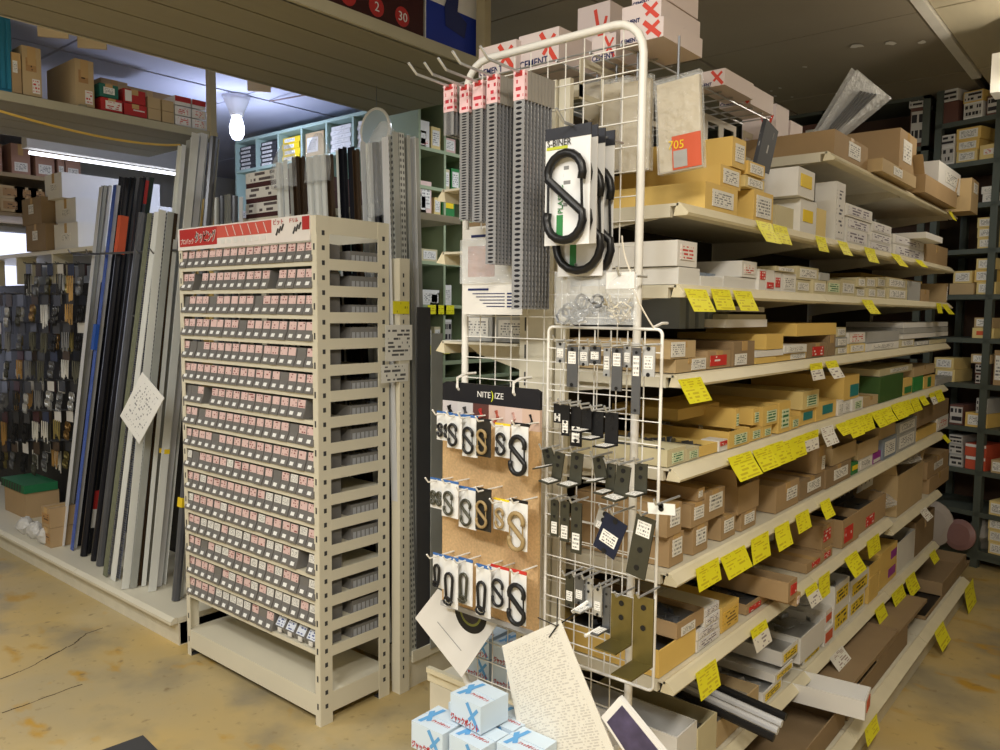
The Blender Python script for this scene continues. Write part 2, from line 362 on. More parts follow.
# bright far window in the wall at the end of the aisle
a = sx(0, 226, -7.38); b_ = sx(40, 300, -7.38)
wn = struct(MB().box(-7.40, -7.37, a.y - 1.0, b_.y + .05, 0.7, a.z).build('window_1', mat('window_frame_alu', (180, 184, 190), 0.4)))
wp = MB()
for i in range(3):
    y0 = a.y - 0.95 + i * (b_.y - a.y + .95) / 3; wp.box(-7.368, -7.364, y0 + .02, y0 + (b_.y - a.y + .95) / 3 - .02, 0.75, a.z - .05)
    MB().box(-7.368, -7.364, y0 + .02, y0 + (b_.y - a.y + .95) / 3 - .02, 0.75, a.z - .05).build('pane', emis('daylit_pane', (224, 230, 255), 1.6), wn)

# ================================================================== OVERHEAD DECKS
DECKM = mat('deck_board', (136, 130, 108), 0.7, var=0.08, scale=3, stretch=(8, .6, 1))
DZ = 2.40
def deck(name, label, x0, x1, y0, y1, n, hang):
    t = thing(name, label, 'shelf', ((x0 + x1) / 2, y0, DZ)); X0 = x0 - (x0 + x1) / 2; X1 = -X0; Lh = y1 - y0
    for i in range(n):
        a = X0 + (X1 - X0) * i / n; b = X0 + (X1 - X0) * (i + 1) / n
        MB().box(a + .004, b - .004, 0, Lh, 0, 0.022 + .003 * (i % 2)).build('deck_board', DECKM, t)
    for x in (X0, X1): MB().box(x - .012, x + .012, 0, Lh, 0.0, 0.04).build('edge_rail', mat('deck_edge', (170, 164, 140), 0.6), t)
    for y in hang: MB().box(X0 - .01, X1 + .01, y - .015, y + .015, 0.026, 0.05).build('cross_bar', DECKM, t)
    for x, y in hang_posts(name, X0, X1, y0): MB().box(x - .022, x + .022, y - .018, y + .018, 0.0, CEIL - DZ - 0.004).build('hanger_post', mat('hanger_paint', (168, 156, 124), 0.6), t)
    return t
def hang_posts(name, X0, X1, y0):
    return [(X1, 2.37 - y0)] if name == 'ceiling_hung_deck' else [(X1, 2.38 - y0)]
deck('ceiling_hung_deck', 'wide olive board deck hung from the ceiling across the aisle', -2.91, -2.08, -1.0, 2.62, 5, (2.5,))
deck('ceiling_hung_shelf', 'narrow board shelf hung from the ceiling above the leaning rods', -4.86, -4.08, -0.6, 2.41, 4, (2.3,))
# seam batten under the wide deck
# boxes on the wide deck
zt = DZ + 0.053
def deckbox(name, label, px0, px1, x, h, d, m, cat='box'):
    a = sx(px0, 40, x); b = sx(px1, 40, x)
    return carton(name, label, cat, (x, a.y, zt), b.y - a.y - .004, d, h, m, rz=H90, tape=False), b.y - a.y
DK = mat('black_red_carton', (52, 12, 14), 0.45, var=0.3, scale=3); RK = mat('deep_red_carton', (150, 18, 20), 0.45); BW = mat('power_tool_blue', (26, 50, 148), 0.45)
t, w = deckbox('tool_carton', 'dark red and black power tool carton on the wide ceiling deck', 285, 424, -2.12, .30, .4, DK)
for x, s in ((.52 * w, '2'), (.72 * w, '30')):
    MB().lathe([(0.001, -.0012), (.034, -.0012), (.034, 0)], 18, 0, Matrix.Translation((x + .06, -.0005, .052)) @ Matrix.Rotation(H90, 4, 'X')).build('red_roundel', RED, t)
    text('lettering', s, .045, WCARD, t, (x + .06, -.003, .036), FRONT, align='CENTER')
MB().lathe([(0.001, -.0012), (.034, -.0012), (.034, 0)], 18, 0, Matrix.Translation((.33 * w + .05, -.0005, .052)) @ Matrix.Rotation(H90, 4, 'X')).build('red_roundel', RED, t)
MB().box(.28 * w, .62 * w, -.002, 0, .10, .22).box(.35 * w, .55 * w, -.004, 0, .13, .2).build('tool_picture', [mat('tool_photo', (150, 60, 66), 0.5, var=.5, scale=20)], t)
text('lettering', 'ワンタッチ', .055, WCARD, t, (.02, -.002, .16), FRONT); text('lettering', '取付け', .055, WCARD, t, (.02, -.002, .09), FRONT)
t, w = deckbox('tool_carton', 'blue and white power tool carton beside the dark red one on the deck', 426, 485, -2.12, .26, .38, WCARD)
MB().box(0, w - .004, -.002, 0, 0, .15).build('blue_band', BW, t)
MB().face([(w * .3, -.004, .08), (w * .62, -.004, .06), (w * .66, -.004, .12), (w * .5, -.004, .15), (w * .52, -.004, .2), (w * .36, -.004, .21), (w * .28, -.004, .15)]).build('tool_picture', NAVY, t)
text('lettering', 'RYOBI', .05, RED, t, (.01, -.002, .2), FRONT)
tc_ = carton('tool_carton', 'bright red carton on top of the blue and white carton', 'box', (-2.12, sx(427, 0, -2.12).y, zt + .262), w - .02, .38, .06, RK, rz=H90, tape=False)
text('lettering', 'POWER TOOL', .03, WCARD, tc_, (.03, -.002, .02), FRONT)

# boxes on the narrow hung shelf
zs = DZ + 0.0505
def shelfbox(label, px0, px1, ptop, d, m, lab=None, lift=0.0, name='carton', h=None, tape=True, cat='carton'):
    x = -4.10; a = sx(px0, 100, x); b = sx(px1, 100, x); hh = h if h else sx((px0 + px1) / 2, ptop, x).z - zs - lift
    return carton(name, label, cat, (x, a.y, zs + lift), b.y - a.y - .003, d, hh - .002, m, rz=H90, lab=lab, tape=tape)
PK = printed('kraft_print', (170, 131, 84), (70, 50, 36), rows=4, cols=3, fill=.45)
TEALC = mat('teal_case', (40, 120, 150), 0.5, var=.1)
c = thing('storage_case', 'teal ribbed plastic case standing at the hung shelf edge', 'case', (-4.11, sx(0, 60, -4.11).y - .06, zs)); wc = sx(12, 60, -4.11).y - sx(0, 60, -4.11).y + .06
MB().box(-.3, 0, 0, wc, 0, .33).build('body', TEALC, c)
for i in range(4): MB().box(-.02, .006, wc * (.1 + .23 * i), wc * (.1 + .23 * i) + .015, .01, .32).build('rib', TEALC, c)
shelfbox('kraft carton with white label, squeezed behind the teal case', 13, 23, 53, .22, KRAFT, (.1, .6, .5, .8, LBL))
t = shelfbox('tall kraft carton printed in black, first of two on hung shelf', 23.5, 43, 47, .20, KRAFT3, (.5, .9, .06, .35, LBLR)); MB().box(.015, .06, -.001, 0, .11, .17).build('print', PK, t)
t = shelfbox('tall kraft carton printed in black, second of two on hung shelf', 76, 95, 60, .34, KRAFT3, (.5, .9, .06, .35, LBLR)); MB().box(.015, .06, -.001, 0, .11, .17).build('print', PK, t)
shelfbox('small green and teal carton on top of a red and white one', 100, 119, 104, .2, mat('green_carton', (40, 104, 90), .55), (.2, .8, .25, .75, LBL), lift=.066, h=.066)
shelfbox('red and white carton under the small green one', 101, 123, 104, .2, RED, (.2, .95, .15, .8, LBLR), h=.064)
shelfbox('dark red carton with white stripe, upper of two', 124, 146, 104, .2, RED, (.05, .35, .1, .9, WCARD), lift=.062, h=.07)
shelfbox('dark red carton with white stripe, lower of two', 124, 147, 104, .2, RED, (.4, .9, .45, .55, WCARD), h=.06)
for k, (a, b) in enumerate(((148, 161), (162, 174))):
    for j in range(2): shelfbox(f'plain small kraft carton, {nth(j)} layer of the {nth(k)} kraft stack on hung shelf', a, b, 0, .16, KRAFT3, lift=.058 * j, h=.058, tape=False)
for k, (a, b) in enumerate(((175, 191), (192, 206))):
    for j in range(3): shelfbox(f'red topped white carton, {nth(j)} layer of the {nth(k)} red stack by the post', a, b, 0, .14, WCARD, (.0, 1, .4, 1, RED) if j == 2 else (.1, .9, .1, .9, LBLR), lift=.052 * j, h=.049, tape=False)
t = carton('carton', 'open kraft carton tilted behind the small red cartons', 'carton', (-4.45, sx(123, 90, -4.45).y, zs), .30, .2, .24, KRAFT, rz=H90, lab=(.3, .7, .4, .6, PK))
carton('carton', 'pale kraft carton behind the tall printed carton', 'carton', (-4.33, sx(97, 90, -4.33).y + .02, zs), .14, .2, .22, KRAFT3, rz=H90)

# white-blue cable ties hanging masking boards from the ceiling
for k, (px0, py0, px1, py1) in enumerate(((39, 27, 67, 40), (80, 37, 104, 52), (251, 82, 267, 93))):
    p = sz(px0, py0 + 4, 2.72); q = sz(px1, py1 + 4, 2.72)
    MB().box(-.065, .065, -.006, .006, 0, .078).build('hanging_sign_board', mat('board_back_cream', (206, 186, 150), .7), None, ((p.x + q.x) / 2, (p.y + q.y) / 2, 2.72), 0.9)
    tag(bpy.context.scene.objects[-1] if False else COL.objects[-1], f'plain cream card hung edge-on under the white ceiling, {nth(k)} along the deck', 'card', None)

# bulb with its white socket on the ceiling
bt = thing('ceiling_lamp', 'bare glowing bulb in a white cone socket on the ceiling', 'lamp', (-4.52, 2.81, CEIL - .004))
MB().lathe([(.085, 0), (.075, -.03), (.045, -.10), (.04, -.12)], 18).build('socket', mat('white_enamel', (230, 230, 232), .3), bt, smooth=True)
MB().lathe([(.026, -.12), (.036, -.15), (.046, -.19), (.044, -.23), (.028, -.262), (.005, -.27)], 16).build('bulb', emis('bulb_glow', (226, 232, 255), 9), bt, smooth=True)
bt = thing('tube_lamp', 'long glowing fluorescent tube under a ceiling batten behind rods', 'lamp', (-6.46, 2.3, 2.60))
MB().tube([(0, 0, 0), (0, 1.25, 0)], .013, 10).build('tube', emis('tube_glow', (240, 244, 255), 4), bt)
MB().box(-.05, .05, -.03, 1.28, .03, CEIL - 2.604).build('batten', WHITE_W, bt)
p0 = sx(0, 139, -4.0); p1 = sx(90, 154, -4.0); p2 = sx(180, 145, -4.0)
def bez(a, b, c, n=14): return [a.lerp(b, t / n).lerp(b.lerp(c, t / n), t / n) for t in range(n + 1)]
tag(MB().tube(bez(Vector((-4.0, p0.y - .4, DZ)), Vector((-4.0, (p0.y + p2.y) / 2, 2.24)), Vector((-4.0, p2.y, p2.z))), .006, 5).build('power_cable', mat('yellow_cable', (214, 178, 84), .5)), 'yellow cable sagging under the narrow hung shelf', 'cable')
tag(MB().tube(bez(Vector((-4.45, 3.0, CEIL - .006)), Vector((-3.9, 2.9, 2.72)), Vector((-3.6, 3.1, CEIL - .006))), .005, 5).build('ceiling_wire', mat('brown_wire', (120, 100, 96), .5)), 'thin dark wire looping from the bulb along the ceiling', 'wire')

# ================================================================== LEFT GONDOLA RUN WITH LEANING RODS
gl = thing('gondola_run', 'long cream gondola run whose low base carries the leaning rods', 'shelving', (-3.2, 1.66, 0))
def G(b, name, m=CREAM): return b.build(name, m, gl)
lipP = [(-.03, .100), (-.03, .114), (-.012, .128), (.0, .128), (.0, .100)]
G(MB().box(-4.0, 0, .006, .46, 0.0, .098), 'plinth', CREAM2)
G(MB().box(-4.0, 0.0, 0.001, .46, .1, .125), 'base_deck', CREAM)
for k in range(4): G(MB().prism([(y, z) for y, z in lipP], -1.0 * (k + 1) + .002, -1.0 * k - .002, axis='x'), 'front_lip')
G(MB().box(-.012, .0, .012, .44, .004, .098), 'end_cap', CREAM)
PEG = holes('perforated_panel', (34, 31, 28), (12, 11, 10), 60, 60, .22, .1, .6)
G(MB().box(-4.0, .92, .47, .49, .1, 1.62), 'back_panel', PEG)
for x in (-4.0, -1.0, 0.0): G(MB().box(x - .02, x + .02, .455, .51, 0, 1.64), 'upright', CREAM2)
# the part behind and beside the bin rack
G(MB().box(.02, 1.04, .5, .98, 0, .128).box(.94, 1.04, .39, .499, 0, .128), 'plinth', CREAM2)
G(MB().box(1.041, 1.055, .40, .98, .105, .15), 'end_lip', CREAM)
b = MB().box(1.005, 1.05, .335, .385, 0, 1.66)
G(b, 'upright', CREAM)
sl = MB()
for k in range(46): sl.box(1.0505, 1.0512, .35, .356, .06 + k * .034, .075 + k * .034)
stuff(sl.build('upright_slots', DGREY, gl))
G(MB().box(.985, 1.0, .40, .455, 0, 1.64), 'upright', CREAM2)
G(MB().box(-4.0, -1.55, .36, 1.10, 1.80, 1.825), 'top_shelf', CREAM)
for k in range(5): G(MB().box(-4.0 + k * .6, -3.98 + k * .6, .37, .49, 1.62, 1.80), 'shelf_bracket', CREAM)
# end side shelves edge beyond the rack
bz = .128
def rod(name, label, cat, bot, top, kind, w, m, sticker=None, group=None):
    d = top - bot; Lh = d.length; z = d.normalized(); x = Vector((1, 0, 0)); x = (x - z * x.dot(z)).normalized(); y = z.cross(x)
    M = Matrix((x, y, z)).transposed().to_4x4(); b = MB()
    if kind == 'flat': b.box(-w / 2, w / 2, -.0015, .0015, 0, Lh, 0, M)
    elif kind == 'bar': b.box(-w / 2, w / 2, -w / 3, w / 3, 0, Lh, 0, M)
    elif kind == 'angle': b.prism([(-w / 2, -.0), (w / 2, 0), (w / 2, -w * .8), (w / 2 - .003, -w * .8), (w / 2 - .003, -.003), (-w / 2, -.003)], 0, Lh, 0, 'z', M)
    elif kind == 'chan': b.prism([(-w / 2, 0), (w / 2, 0), (w / 2, -w * .5), (w / 2 - .003, -w * .5), (w / 2 - .003, -.003), (-w / 2 + .003, -.003), (-w / 2 + .003, -w * .5), (-w / 2, -w * .5)], 0, Lh, 0, 'z', M)
    else:
        n = 9; b.prism([(math.cos(2 * math.pi * k / n) * w / 2, math.sin(2 * math.pi * k / n) * w / 2) for k in range(n)], 0, Lh, 0, 'z', M)
    o = b.build(name, m, None, bot); tag(o, label, cat, group)
    for (a, c, sm) in (sticker or []):
        MB().box(-w / 2 - .001, w / 2 + .001, -w * .5 - .002, .001 if kind != 'tube' else w / 2 + .001, Lh * a, Lh * c, 0, M).build('sticker', sm, o)
    return o
SILV = mat('anodised_silver', (214, 216, 220), .32, .2, var=.1); BRZ = mat('bronze_anodised', (82, 66, 50), .4, .6, var=.12); BLKA = mat('black_anodised', (26, 27, 36), .32, .3, var=.2)
CHAR = mat('charcoal_anodised', (90, 92, 98), .3, .4, var=.2); WPL = mat('white_plastic_moulding', (222, 224, 220), .45, var=.05); BLUF = mat('blue_film', (64, 92, 172), .3, var=.3, scale=30)
PERF = holes('perforated_rod', (196, 198, 194), (92, 94, 94), 2, 90, .30, .4, .4)
CHK = printed('checked_mesh_strip', (160, 164, 170), (84, 92, 132), rows=160, cols=4, fill=.55, mx_=0, my_=0)
OLM = mat('olive_net', (112, 116, 96), .7, var=.3, scale=60); GRYA = mat('grey_anodised', (170, 172, 168), .4, .3, var=.12); YPL = mat('yellow_brown_plastic', (170, 140, 64), .5)
SPEC = [  # bottom px, top px, kind, width, material, words, stickers
 (63, 552, 101, 187, 'flat', .030, SILV, 'bright silver aluminium flat bar', []),
 (66, 555, 106, 186, 'chan', .028, GRYA, 'grey aluminium channel', []),
 (69, 557, 111, 186, 'chan', .026, SILV, 'silver channel between a grey and a blue filmed bar', []),
 (72, 557, 115, 185, 'flat', .026, BLUF, 'bar in blue protective film', [(.55, .62, mat('blue_label', (40, 84, 170), .5))]),
 (76, 560, 119, 186, 'chan', .030, SILV, 'silver channel beside the blue filmed bar', []),
 (80, 563, 124, 178, 'angle', .034, BLKA, 'wide black angle bar', []),
 (84, 564, 128, 178, 'tube', .028, BLKA, 'black tube with an orange sticker near its top', [(.80, .90, ORANGE)]),
 (88, 567, 133, 178, 'tube', .028, BLKA, 'black tube with a red and white sticker near its foot', [(.07, .12, WCARD), (.12, .17, RED)]),
 (91, 569, 138, 178, 'angle', .030, CHAR, 'charcoal angle bar with film', []),
 (94, 570, 143, 178, 'tube', .024, BLKA, 'slim black tube', []),
 (97, 573, 148, 177, 'chan', .026, CHAR, 'charcoal channel with a red end', [(.93, .99, RED)]),
 (99, 577, 153, 178, 'angle', .026, mat('green_black', (40, 58, 50), .5), 'dark green angle bar', []),
 (101, 580, 143, 213, 'tube', .034, CHAR, 'dark rod wrapped in crinkled clear film', []),
 (105, 578, 150, 213, 'flat', .036, OLM, 'olive net wrapped strip bundle', []),
 (108, 581, 152, 213, 'flat', .030, CHK, 'blue-grey checked mesh strip', []),
 (113, 582, 157, 212, 'flat', .030, WPL, 'pale grey plastic moulding strip', []),
 (117, 584, 160, 212, 'flat', .030, CHK, 'checked mesh strip next to the pale moulding', []),
 (127, 588, 164, 211, 'angle', .030, WPL, 'white plastic angle strip', []),
 (131, 590, 168, 212, 'flat', .034, PERF, 'punched metal strip', []),
 (135, 590, 172, 213, 'angle', .030, GRYA, 'grey beige angle bar', []),
 (140, 591, 176, 214, 'chan', .028, BRZ, 'bronze channel bar', []),
 (144, 592, 184, 146, 'chan', .026, WPL, 'tall white plastic channel, leftmost of the tall ones', []),
 (148, 593, 189, 140, 'flat', .030, GRYA, 'tall grey flat bar', []),
 (151, 594, 193, 137, 'flat', .030, PERF, 'tall punched grey bar', []),
 (154, 594, 197, 135, 'angle', .030, WPL, 'tall white angle bar', [(.3, .31, YSTK)]),
 (157, 602, 202, 134, 'bar', .028, SILV, 'tall square silver bar standing nearest the aisle', []),
 (164, 600, 206, 135, 'flat', .026, WPL, 'tall white flat moulding', []),
 (176, 604, 214, 137, 'tube', .024, CHAR, 'tall charcoal tube with a yellow tag', [(.2, .22, YSTK)]),
 (181, 606, 217, 140, 'flat', .026, GRYA, 'tall grey strip next to the bin rack', []),
]
FO = {12: 2, 13: 0, 14: 1, 15: 0, 16: 1, 17: 0, 18: 2, 19: 1, 20: 2}
for k, (bx, by, tx, ty, kind, w, m, words_, st) in enumerate(SPEC):
    fr = 12 <= k <= 20
    bot = sz(bx, by, bz); bot.y = 1.69 + .03 * FO[k] if fr else (1.76 + .035 * (k % 3)); bot.x = sy(bx, by, bot.y).x
    top = sy(tx, ty, 1.90 + .03 * FO[k] if fr else 2.01 + .03 * (k % 3))
    rod('leaning_rod', words_ + ' leaning on the gondola base', 'rod', bot, top, kind, {13: .045, 14: .05, 15: .05, 16: .06, 17: .045}.get(k, w * 1.6 if k > 20 else w * 1.32), m, st)
# olive mesh roll and the wire rails that hold the rods back
wire = MB()
pa, pb = sy(74, 255, 1.93), sy(182, 250, 1.93)
wire.tube([pa, pb], .006, 6); wire.tube([sy(75, 255, 1.93), sy(75, 255, 2.14)], .005, 5)
for px in (82, 100, 150, 165): p = sy(px, 254, 1.93); wire.tube([p, p + Vector((0, -.06, 0)), p + Vector((0, -.075, .02))], .004, 5)
tag(wire.build('retaining_rail', DSTEEL), 'dark wire rail with hooks holding the leaning rods back, upper', 'rail')
wire = MB(); wire.tube([sy(131, 316, 1.90), sy(162, 317, 1.90)], .005, 6)
tag(wire.build('retaining_rail', DSTEEL), 'short dark wire rail across the pale mouldings, lower', 'rail')
# white paper tied on as a diamond
P = [sy(142, 372, 1.66), sy(164, 398, 1.66), sy(139, 444, 1.66), sy(120, 416, 1.66)]
b = MB(); b.face(P); off = Vector((0, .003, 0)); b.face([p + off for p in reversed(P)])
for i in range(4): b.face([P[i], P[i] + off, P[(i + 1) % 4] + off, P[(i + 1) % 4]])
tag(b.build('price_sheet', printed('sheet_print', (232, 232, 230), (140, 140, 145), rows=16, cols=20, fill=.42, mx_=.12)), 'white price sheet hung as a diamond on the leaning rods', 'paper')

YTR = mat('amber_plastic', (206, 176, 104), .3, var=.15)
# rods standing behind the bin rack
SPEC2 = [(194, 200, 'tube', .03, YTR, 'amber translucent tube, first'), (200, 199, 'tube', .03, YTR, 'amber translucent tube, second'), (206, 199, 'tube', .03, YTR, 'amber translucent tube, third'), (212, 198, 'tube', .03, YTR, 'amber translucent tube, fourth'), (217, 198, 'tube', .03, GRYA, 'clear wrapped grey tube'), (223, 196, 'tube', .03, CHAR, 'charcoal tube'), (229, 195, 'chan', .03, GRYA, 'grey channel'), (235, 196, 'tube', .028, CHAR, 'dark tube with glossy film'), (241, 197, 'flat', .03, SILV, 'silver flat strip'),
 (279, 163, 'tube', .03, WPL, 'white tube under a plastic bag'), (285, 160, 'flat', .03, WPL, 'white flat strip under a plastic bag'), (291, 163, 'flat', .028, GRYA, 'grey strip under a plastic bag'), (297, 157, 'chan', .032, BRZ, 'bronze channel, first'), (303, 157, 'chan', .03, BRZ, 'bronze channel, second'),
 (310, 158, 'tube', .034, WPL, 'white tube in a gathered clear bag'), (317, 156, 'tube', .034, WPL, 'second white tube in a gathered clear bag'), (324, 155, 'tube', .032, WPL, 'third white tube in a gathered clear bag'), (331, 155, 'chan', .03, BRZ, 'brown bronze channel beside the bagged tubes'), (338, 150, 'flat', .026, WPL, 'single white flat strip'),
 (344, 148, 'chan', .034, BLKA, 'black channel'), (351, 147, 'flat', .040, BLKA, 'wide black flat bar'), (357, 150, 'chan', .028, BRZ, 'dark brown channel'), (363, 143, 'angle', .03, SILV, 'silver angle bar'), (369, 144, 'tube', .03, WPL, 'white round tube'), (376, 143, 'tube', .032, BLKA, 'navy black tube in clear film'), (383, 142, 'tube', .03, CHAR, 'charcoal tube in clear film')]
for k, (px, py, kind, w, m, words_) in enumerate(SPEC2):
    top = sy(px, py, 2.08); bot = Vector((min(max(top.x + .1, -3.0), -2.24), 2.09 if kind in ('tube',) else 2.085, .132))
    if top.x < -3.15: bot = Vector((top.x + .02, 2.03, bz)); top = sy(px, py, 2.085)
    rod('standing_rod', words_ + ' standing behind the bin rack', 'rod', bot, top, kind, w, m)
SPEC3 = [(385, 137, 399, 'flat', .034, SILV, 'silver ladder-punched strip'), (390, 135, 404, 'flat', .034, PERF, 'punched steel strip in a mesh of film'), (395, 133, 409, 'angle', .034, GRYA, 'grey zinc angle bar'), (401, 134, 414, 'angle', .032, PERF, 'punched zinc angle bar'), (407, 136, 419, 'chan', .034, GRYA, 'grey zinc channel'), (412, 137, 424, 'flat', .034, SILV, 'silver flat bar'), (416, 139, 429, 'angle', .03, GRYA, 'outermost zinc angle bar')]
for k, (px, py, bx, kind, w, m, words_) in enumerate(SPEC3):
    top = sx(px, py, -2.20); bot = sx(bx, 630 - k, -2.17); bot.z = .132
    rod('standing_rod', words_ + ' at the open end of the gondola', 'rod', bot, top, kind, w, m)
for k, (x0, x1, z1, m) in enumerate(((407, 420, 250, DGREY), (421, 432, 262, GRYA))):
    a = sx(x0, 640, -2.185 + .012 * k); c = sx(x1, 640, -2.185 + .012 * k)
    tag(MB().box(0, .004, 0, c.y - a.y, 0, 1.35 - .1 * k).build('sheet_panel', m, None, (-2.155 + .012 * k, a.y + .02, .132)), ('dark grey' if k == 0 else 'pale zinc') + ' sheet panel leaning at the gondola end', 'panel')
# clear bags gathered over rod tops
for k, (px0, px1, py0, py1) in enumerate(((273, 296, 158, 186), (306, 329, 148, 180), (368, 398, 138, 215))):
    a = sy(px0, py0, 2.06); c = sy(px1, py1, 2.06); b = MB(); n = 12; rr = (c.x - a.x) / 2; pr = []
    for z, f in ((c.z, 1.0), ((a.z + c.z) / 2, 1.05), (a.z - .02, .9), (a.z + .02, .6), (a.z + .05, .25)): pr.append((rr * f, z - c.z))
    b.lathe(pr, n); 
    for i, v in enumerate(b.v): b.v[i] = (v[0] * random.uniform(.93, 1.07), v[1] * .5 * random.uniform(.93, 1.07), v[2])
    tag(b.build('plastic_bag', FILM, None, ((a.x + c.x) / 2, 2.065, c.z)), f'crinkled clear plastic bag gathered over rod tops, {nth(k)} along the rack', 'bag')
# long cartons whose dark ends show printed white tops
ECART = printed('white_carton_letters', (226, 222, 214), (90, 80, 80), rows=2, cols=5, fill=.5)
for j in range(3):
    a = sy(246, 208 - 15 * j, 2.16); c = sy(281, 208 - 15 * j, 2.16)
    t = carton('long_carton', f'long white carton with dark lid edge behind the rack, {nth(j)} from the bottom', 'carton', (a.x, 2.16, 1.90 + j * .072), c.x - a.x, .5, .07, mat('maroon_lid', (70, 34, 34), .6), lab=(.0, 1, .3, 1, ECART), tape=False)
tag(MB().box(-3.6, -2.5, 2.15, 2.7, 1.868, 1.898).build('stock_board', CREAM2), 'cream board behind the rods carrying the long white cartons', 'shelf')
# round pan lid on an added hanging wire
t = thing('round_lid', 'large round pale lid standing up behind the rod tops', 'lid', sy(378, 131, 2.25))
R = .085; M = Matrix.Rotation(H90, 4, 'X')
MB().lathe([(R, 0), (R * 1.04, .008), (R, .016)], 28, 0, M).build('disc', mat('frosted_disc', (176, 194, 206), .3), t, smooth=False)
MB().tube([(0, -.008, R), (0, -.008, DZ - .002 - t.location.z)], .0015, 4).build('hanging_wire', DSTEEL, t); MB().tube([(R * 1.03 * math.cos(a * .2244), -.016, R * 1.03 * math.sin(a * .2244)) for a in range(28)], .006, 6, closed=True).build('rim', WHITE_W, t)

# hanging hardware packs on the perforated back panel
PCOL = [DSTEEL, STEEL, BLACKM, OLIVE, GUN, mat('brass_bits', (150, 120, 76), .35, .9), STEEL, DSTEEL, BLACKM]
rows = [(264, 284, 30, 94), (294, 312, -14, 90), (322, 340, -14, 88), (350, 368, -14, 84), (380, 398, -14, 80), (410, 428, -14, 76), (440, 458, -14, 74)]
for r_i, (y0, y1, xa, xb) in enumerate(rows):
    n = 12 if r_i == 0 else 17
    for k in range(n):
        px = xa + (xb - xa) * (k + .5) / n; p = sy(px, y0, 2.06); q = sy(px, y1, 2.06)
        w = (sy(xb, y0, 2.06).x - sy(xa, y0, 2.06).x) / n * 1.02; h = (p.z - q.z) * random.uniform(1.5, 1.95)
        t = thing('hanging_pack', f'{random.choice(("dark", "black and silver", "grey metal", "dim"))} hardware pack, {nth(k)} along the {nth(r_i)} peg row down', 'pack', (p.x, 2.05 - .045 * (k % 2) - random.uniform(0, .02), p.z))
        MB().tube([(0, .16, .0), (0, -.02, .0), (0, -.03, .01)], .003, 5).build('peg', DSTEEL, t)
        b = MB(); z = -.004
        cm = random.choice([DGREY, BLACK, BLACK, mat('brown_card', (74, 58, 44), .6), DGREY, mat('wine_card', (70, 34, 38), .6), mat('blue_card', (44, 54, 84), .6), WCARD])
        b.box(-w / 2, w / 2, -.001, .001, z - h * .35, z); b.build('header_card', cm, t)
        b = MB(); pm = random.choice(PCOL); s = random.random()
        if s < .5:
            for i in range(6):
                cx_ = (i % 3 - 1) * w * .3; h_ = h * (.5 if i < 3 else .78); b.tube([(cx_ + w * .13 * math.cos(a * .785), -.012 - i * .003, z - h_ + h * .14 * math.sin(a * .785)) for a in range(8)], .0035, 5, closed=True)
        else:
            for i in range(7): x_ = -w * .45 + i * w * .15; b.tube([(x_, -.008 - .006 * (i % 2), z - h * .3), (x_ + random.uniform(-.004, .004), -.012, z - h * random.uniform(.75, 1))], .0035, 4)
        b.build('metal_parts', pm, t)
# cartons on the run
def runbox(label, px0, px1, pyt, pyb, yf, d, m, lab=None, z=None, name='carton', tape=True):
    a = sy(px0, pyb, yf); c = sy(px1, pyb, yf); top = sy(px0, pyt, yf); zb = a.z if z is None else z
    return carton(name, label, 'carton', (a.x, yf, zb), c.x - a.x, d, max(.03, top.z - zb), m, lab=lab, tape=tape)
for j in range(3):
    runbox(f'large white carton above the hanging packs, {nth(j)} from the bottom', 53 + (2 - j) * 5.5, 67 + (2 - j) * 3, 0, 0, 2.05, .62, WCARD, (.3, .7, .3, .6, LBL), z=1.83 + j * .155) if False else carton('carton', f'large white carton above the hanging packs, {nth(j)} from the bottom', 'carton', (-5.37 - .06 * j, 2.04 + .035 * (j % 2), 1.827 + j * .158), .26 + .045 * (2 - j), .62, .1555, WCARD, lab=(.3, .7, .3, .6, LBL))
for j in range(2): carton('carton', f'brown carton beside the white cartons above the packs, {nth(j)} from the bottom', 'carton', (-5.72 - .05 * j, 2.0, 1.827 + j * .17), .32, .42, .168, KRAFT2, lab=(.35, .6, .4, .75, LBL))
zb = .126
for j in range(2): runbox(f'small kraft carton at the foot of the rods, {("lower", "upper")[j]} of two', 43, 59, 0, 549, 1.74, .16, KRAFT, (.1, .9, .2, .7, PK), z=zb + j * .135, name='carton') if False else carton('carton', f'small kraft carton at the foot of the rods, {("lower", "upper")[j]} of two', 'carton', (sy(43, 549, 1.70).x, 1.70, zb + j * .112), .115, .14, .11, KRAFT, lab=(.1, .9, .2, .7, PK))
a = sy(6, 525, 1.84)
tray('open_carton', 'open kraft carton with a green striped lining on the gondola base', 'carton', (a.x, 1.84, zb), .36, .2, .16, KRAFT, inside=None)
b = MB(); n = 8
for i in range(n): b.face([(i * .045, 0, .0), (i * .045 + .024, 0, 0), (i * .045 + .04, .0, .05), (i * .045 + .016, 0, .05)])
t = thing('striped_bag', 'green and black striped bag lying on the open kraft carton', 'bag', (a.x - .03, 1.83, zb + .163))
MB().box(0, .40, .002, .2, 0, .052).build('body', mat('green_bag', (36, 110, 70), .5), t); b.build('stripes', BLACK, t)
def blob(name, label, cat, loc, sx_, sy_, sz_, m, n=10, rz=0.0, j=.16):
    b = MB(); pr = []
    for i in range(6): t = i / 5; pr.append((max(.02, math.sin(math.pi * (.12 + .80 * t)) ** .7), t))
    b.lathe(pr, n)
    b.v = [(v[0] * sx_ * random.uniform(1 - j, 1 + j), v[1] * sy_ * random.uniform(1 - j, 1 + j), v[2] * sz_ * random.uniform(1 - j * .6, 1)) for v in b.v]
    return tag(b.build(name, m, None, loc, rz), label, cat)
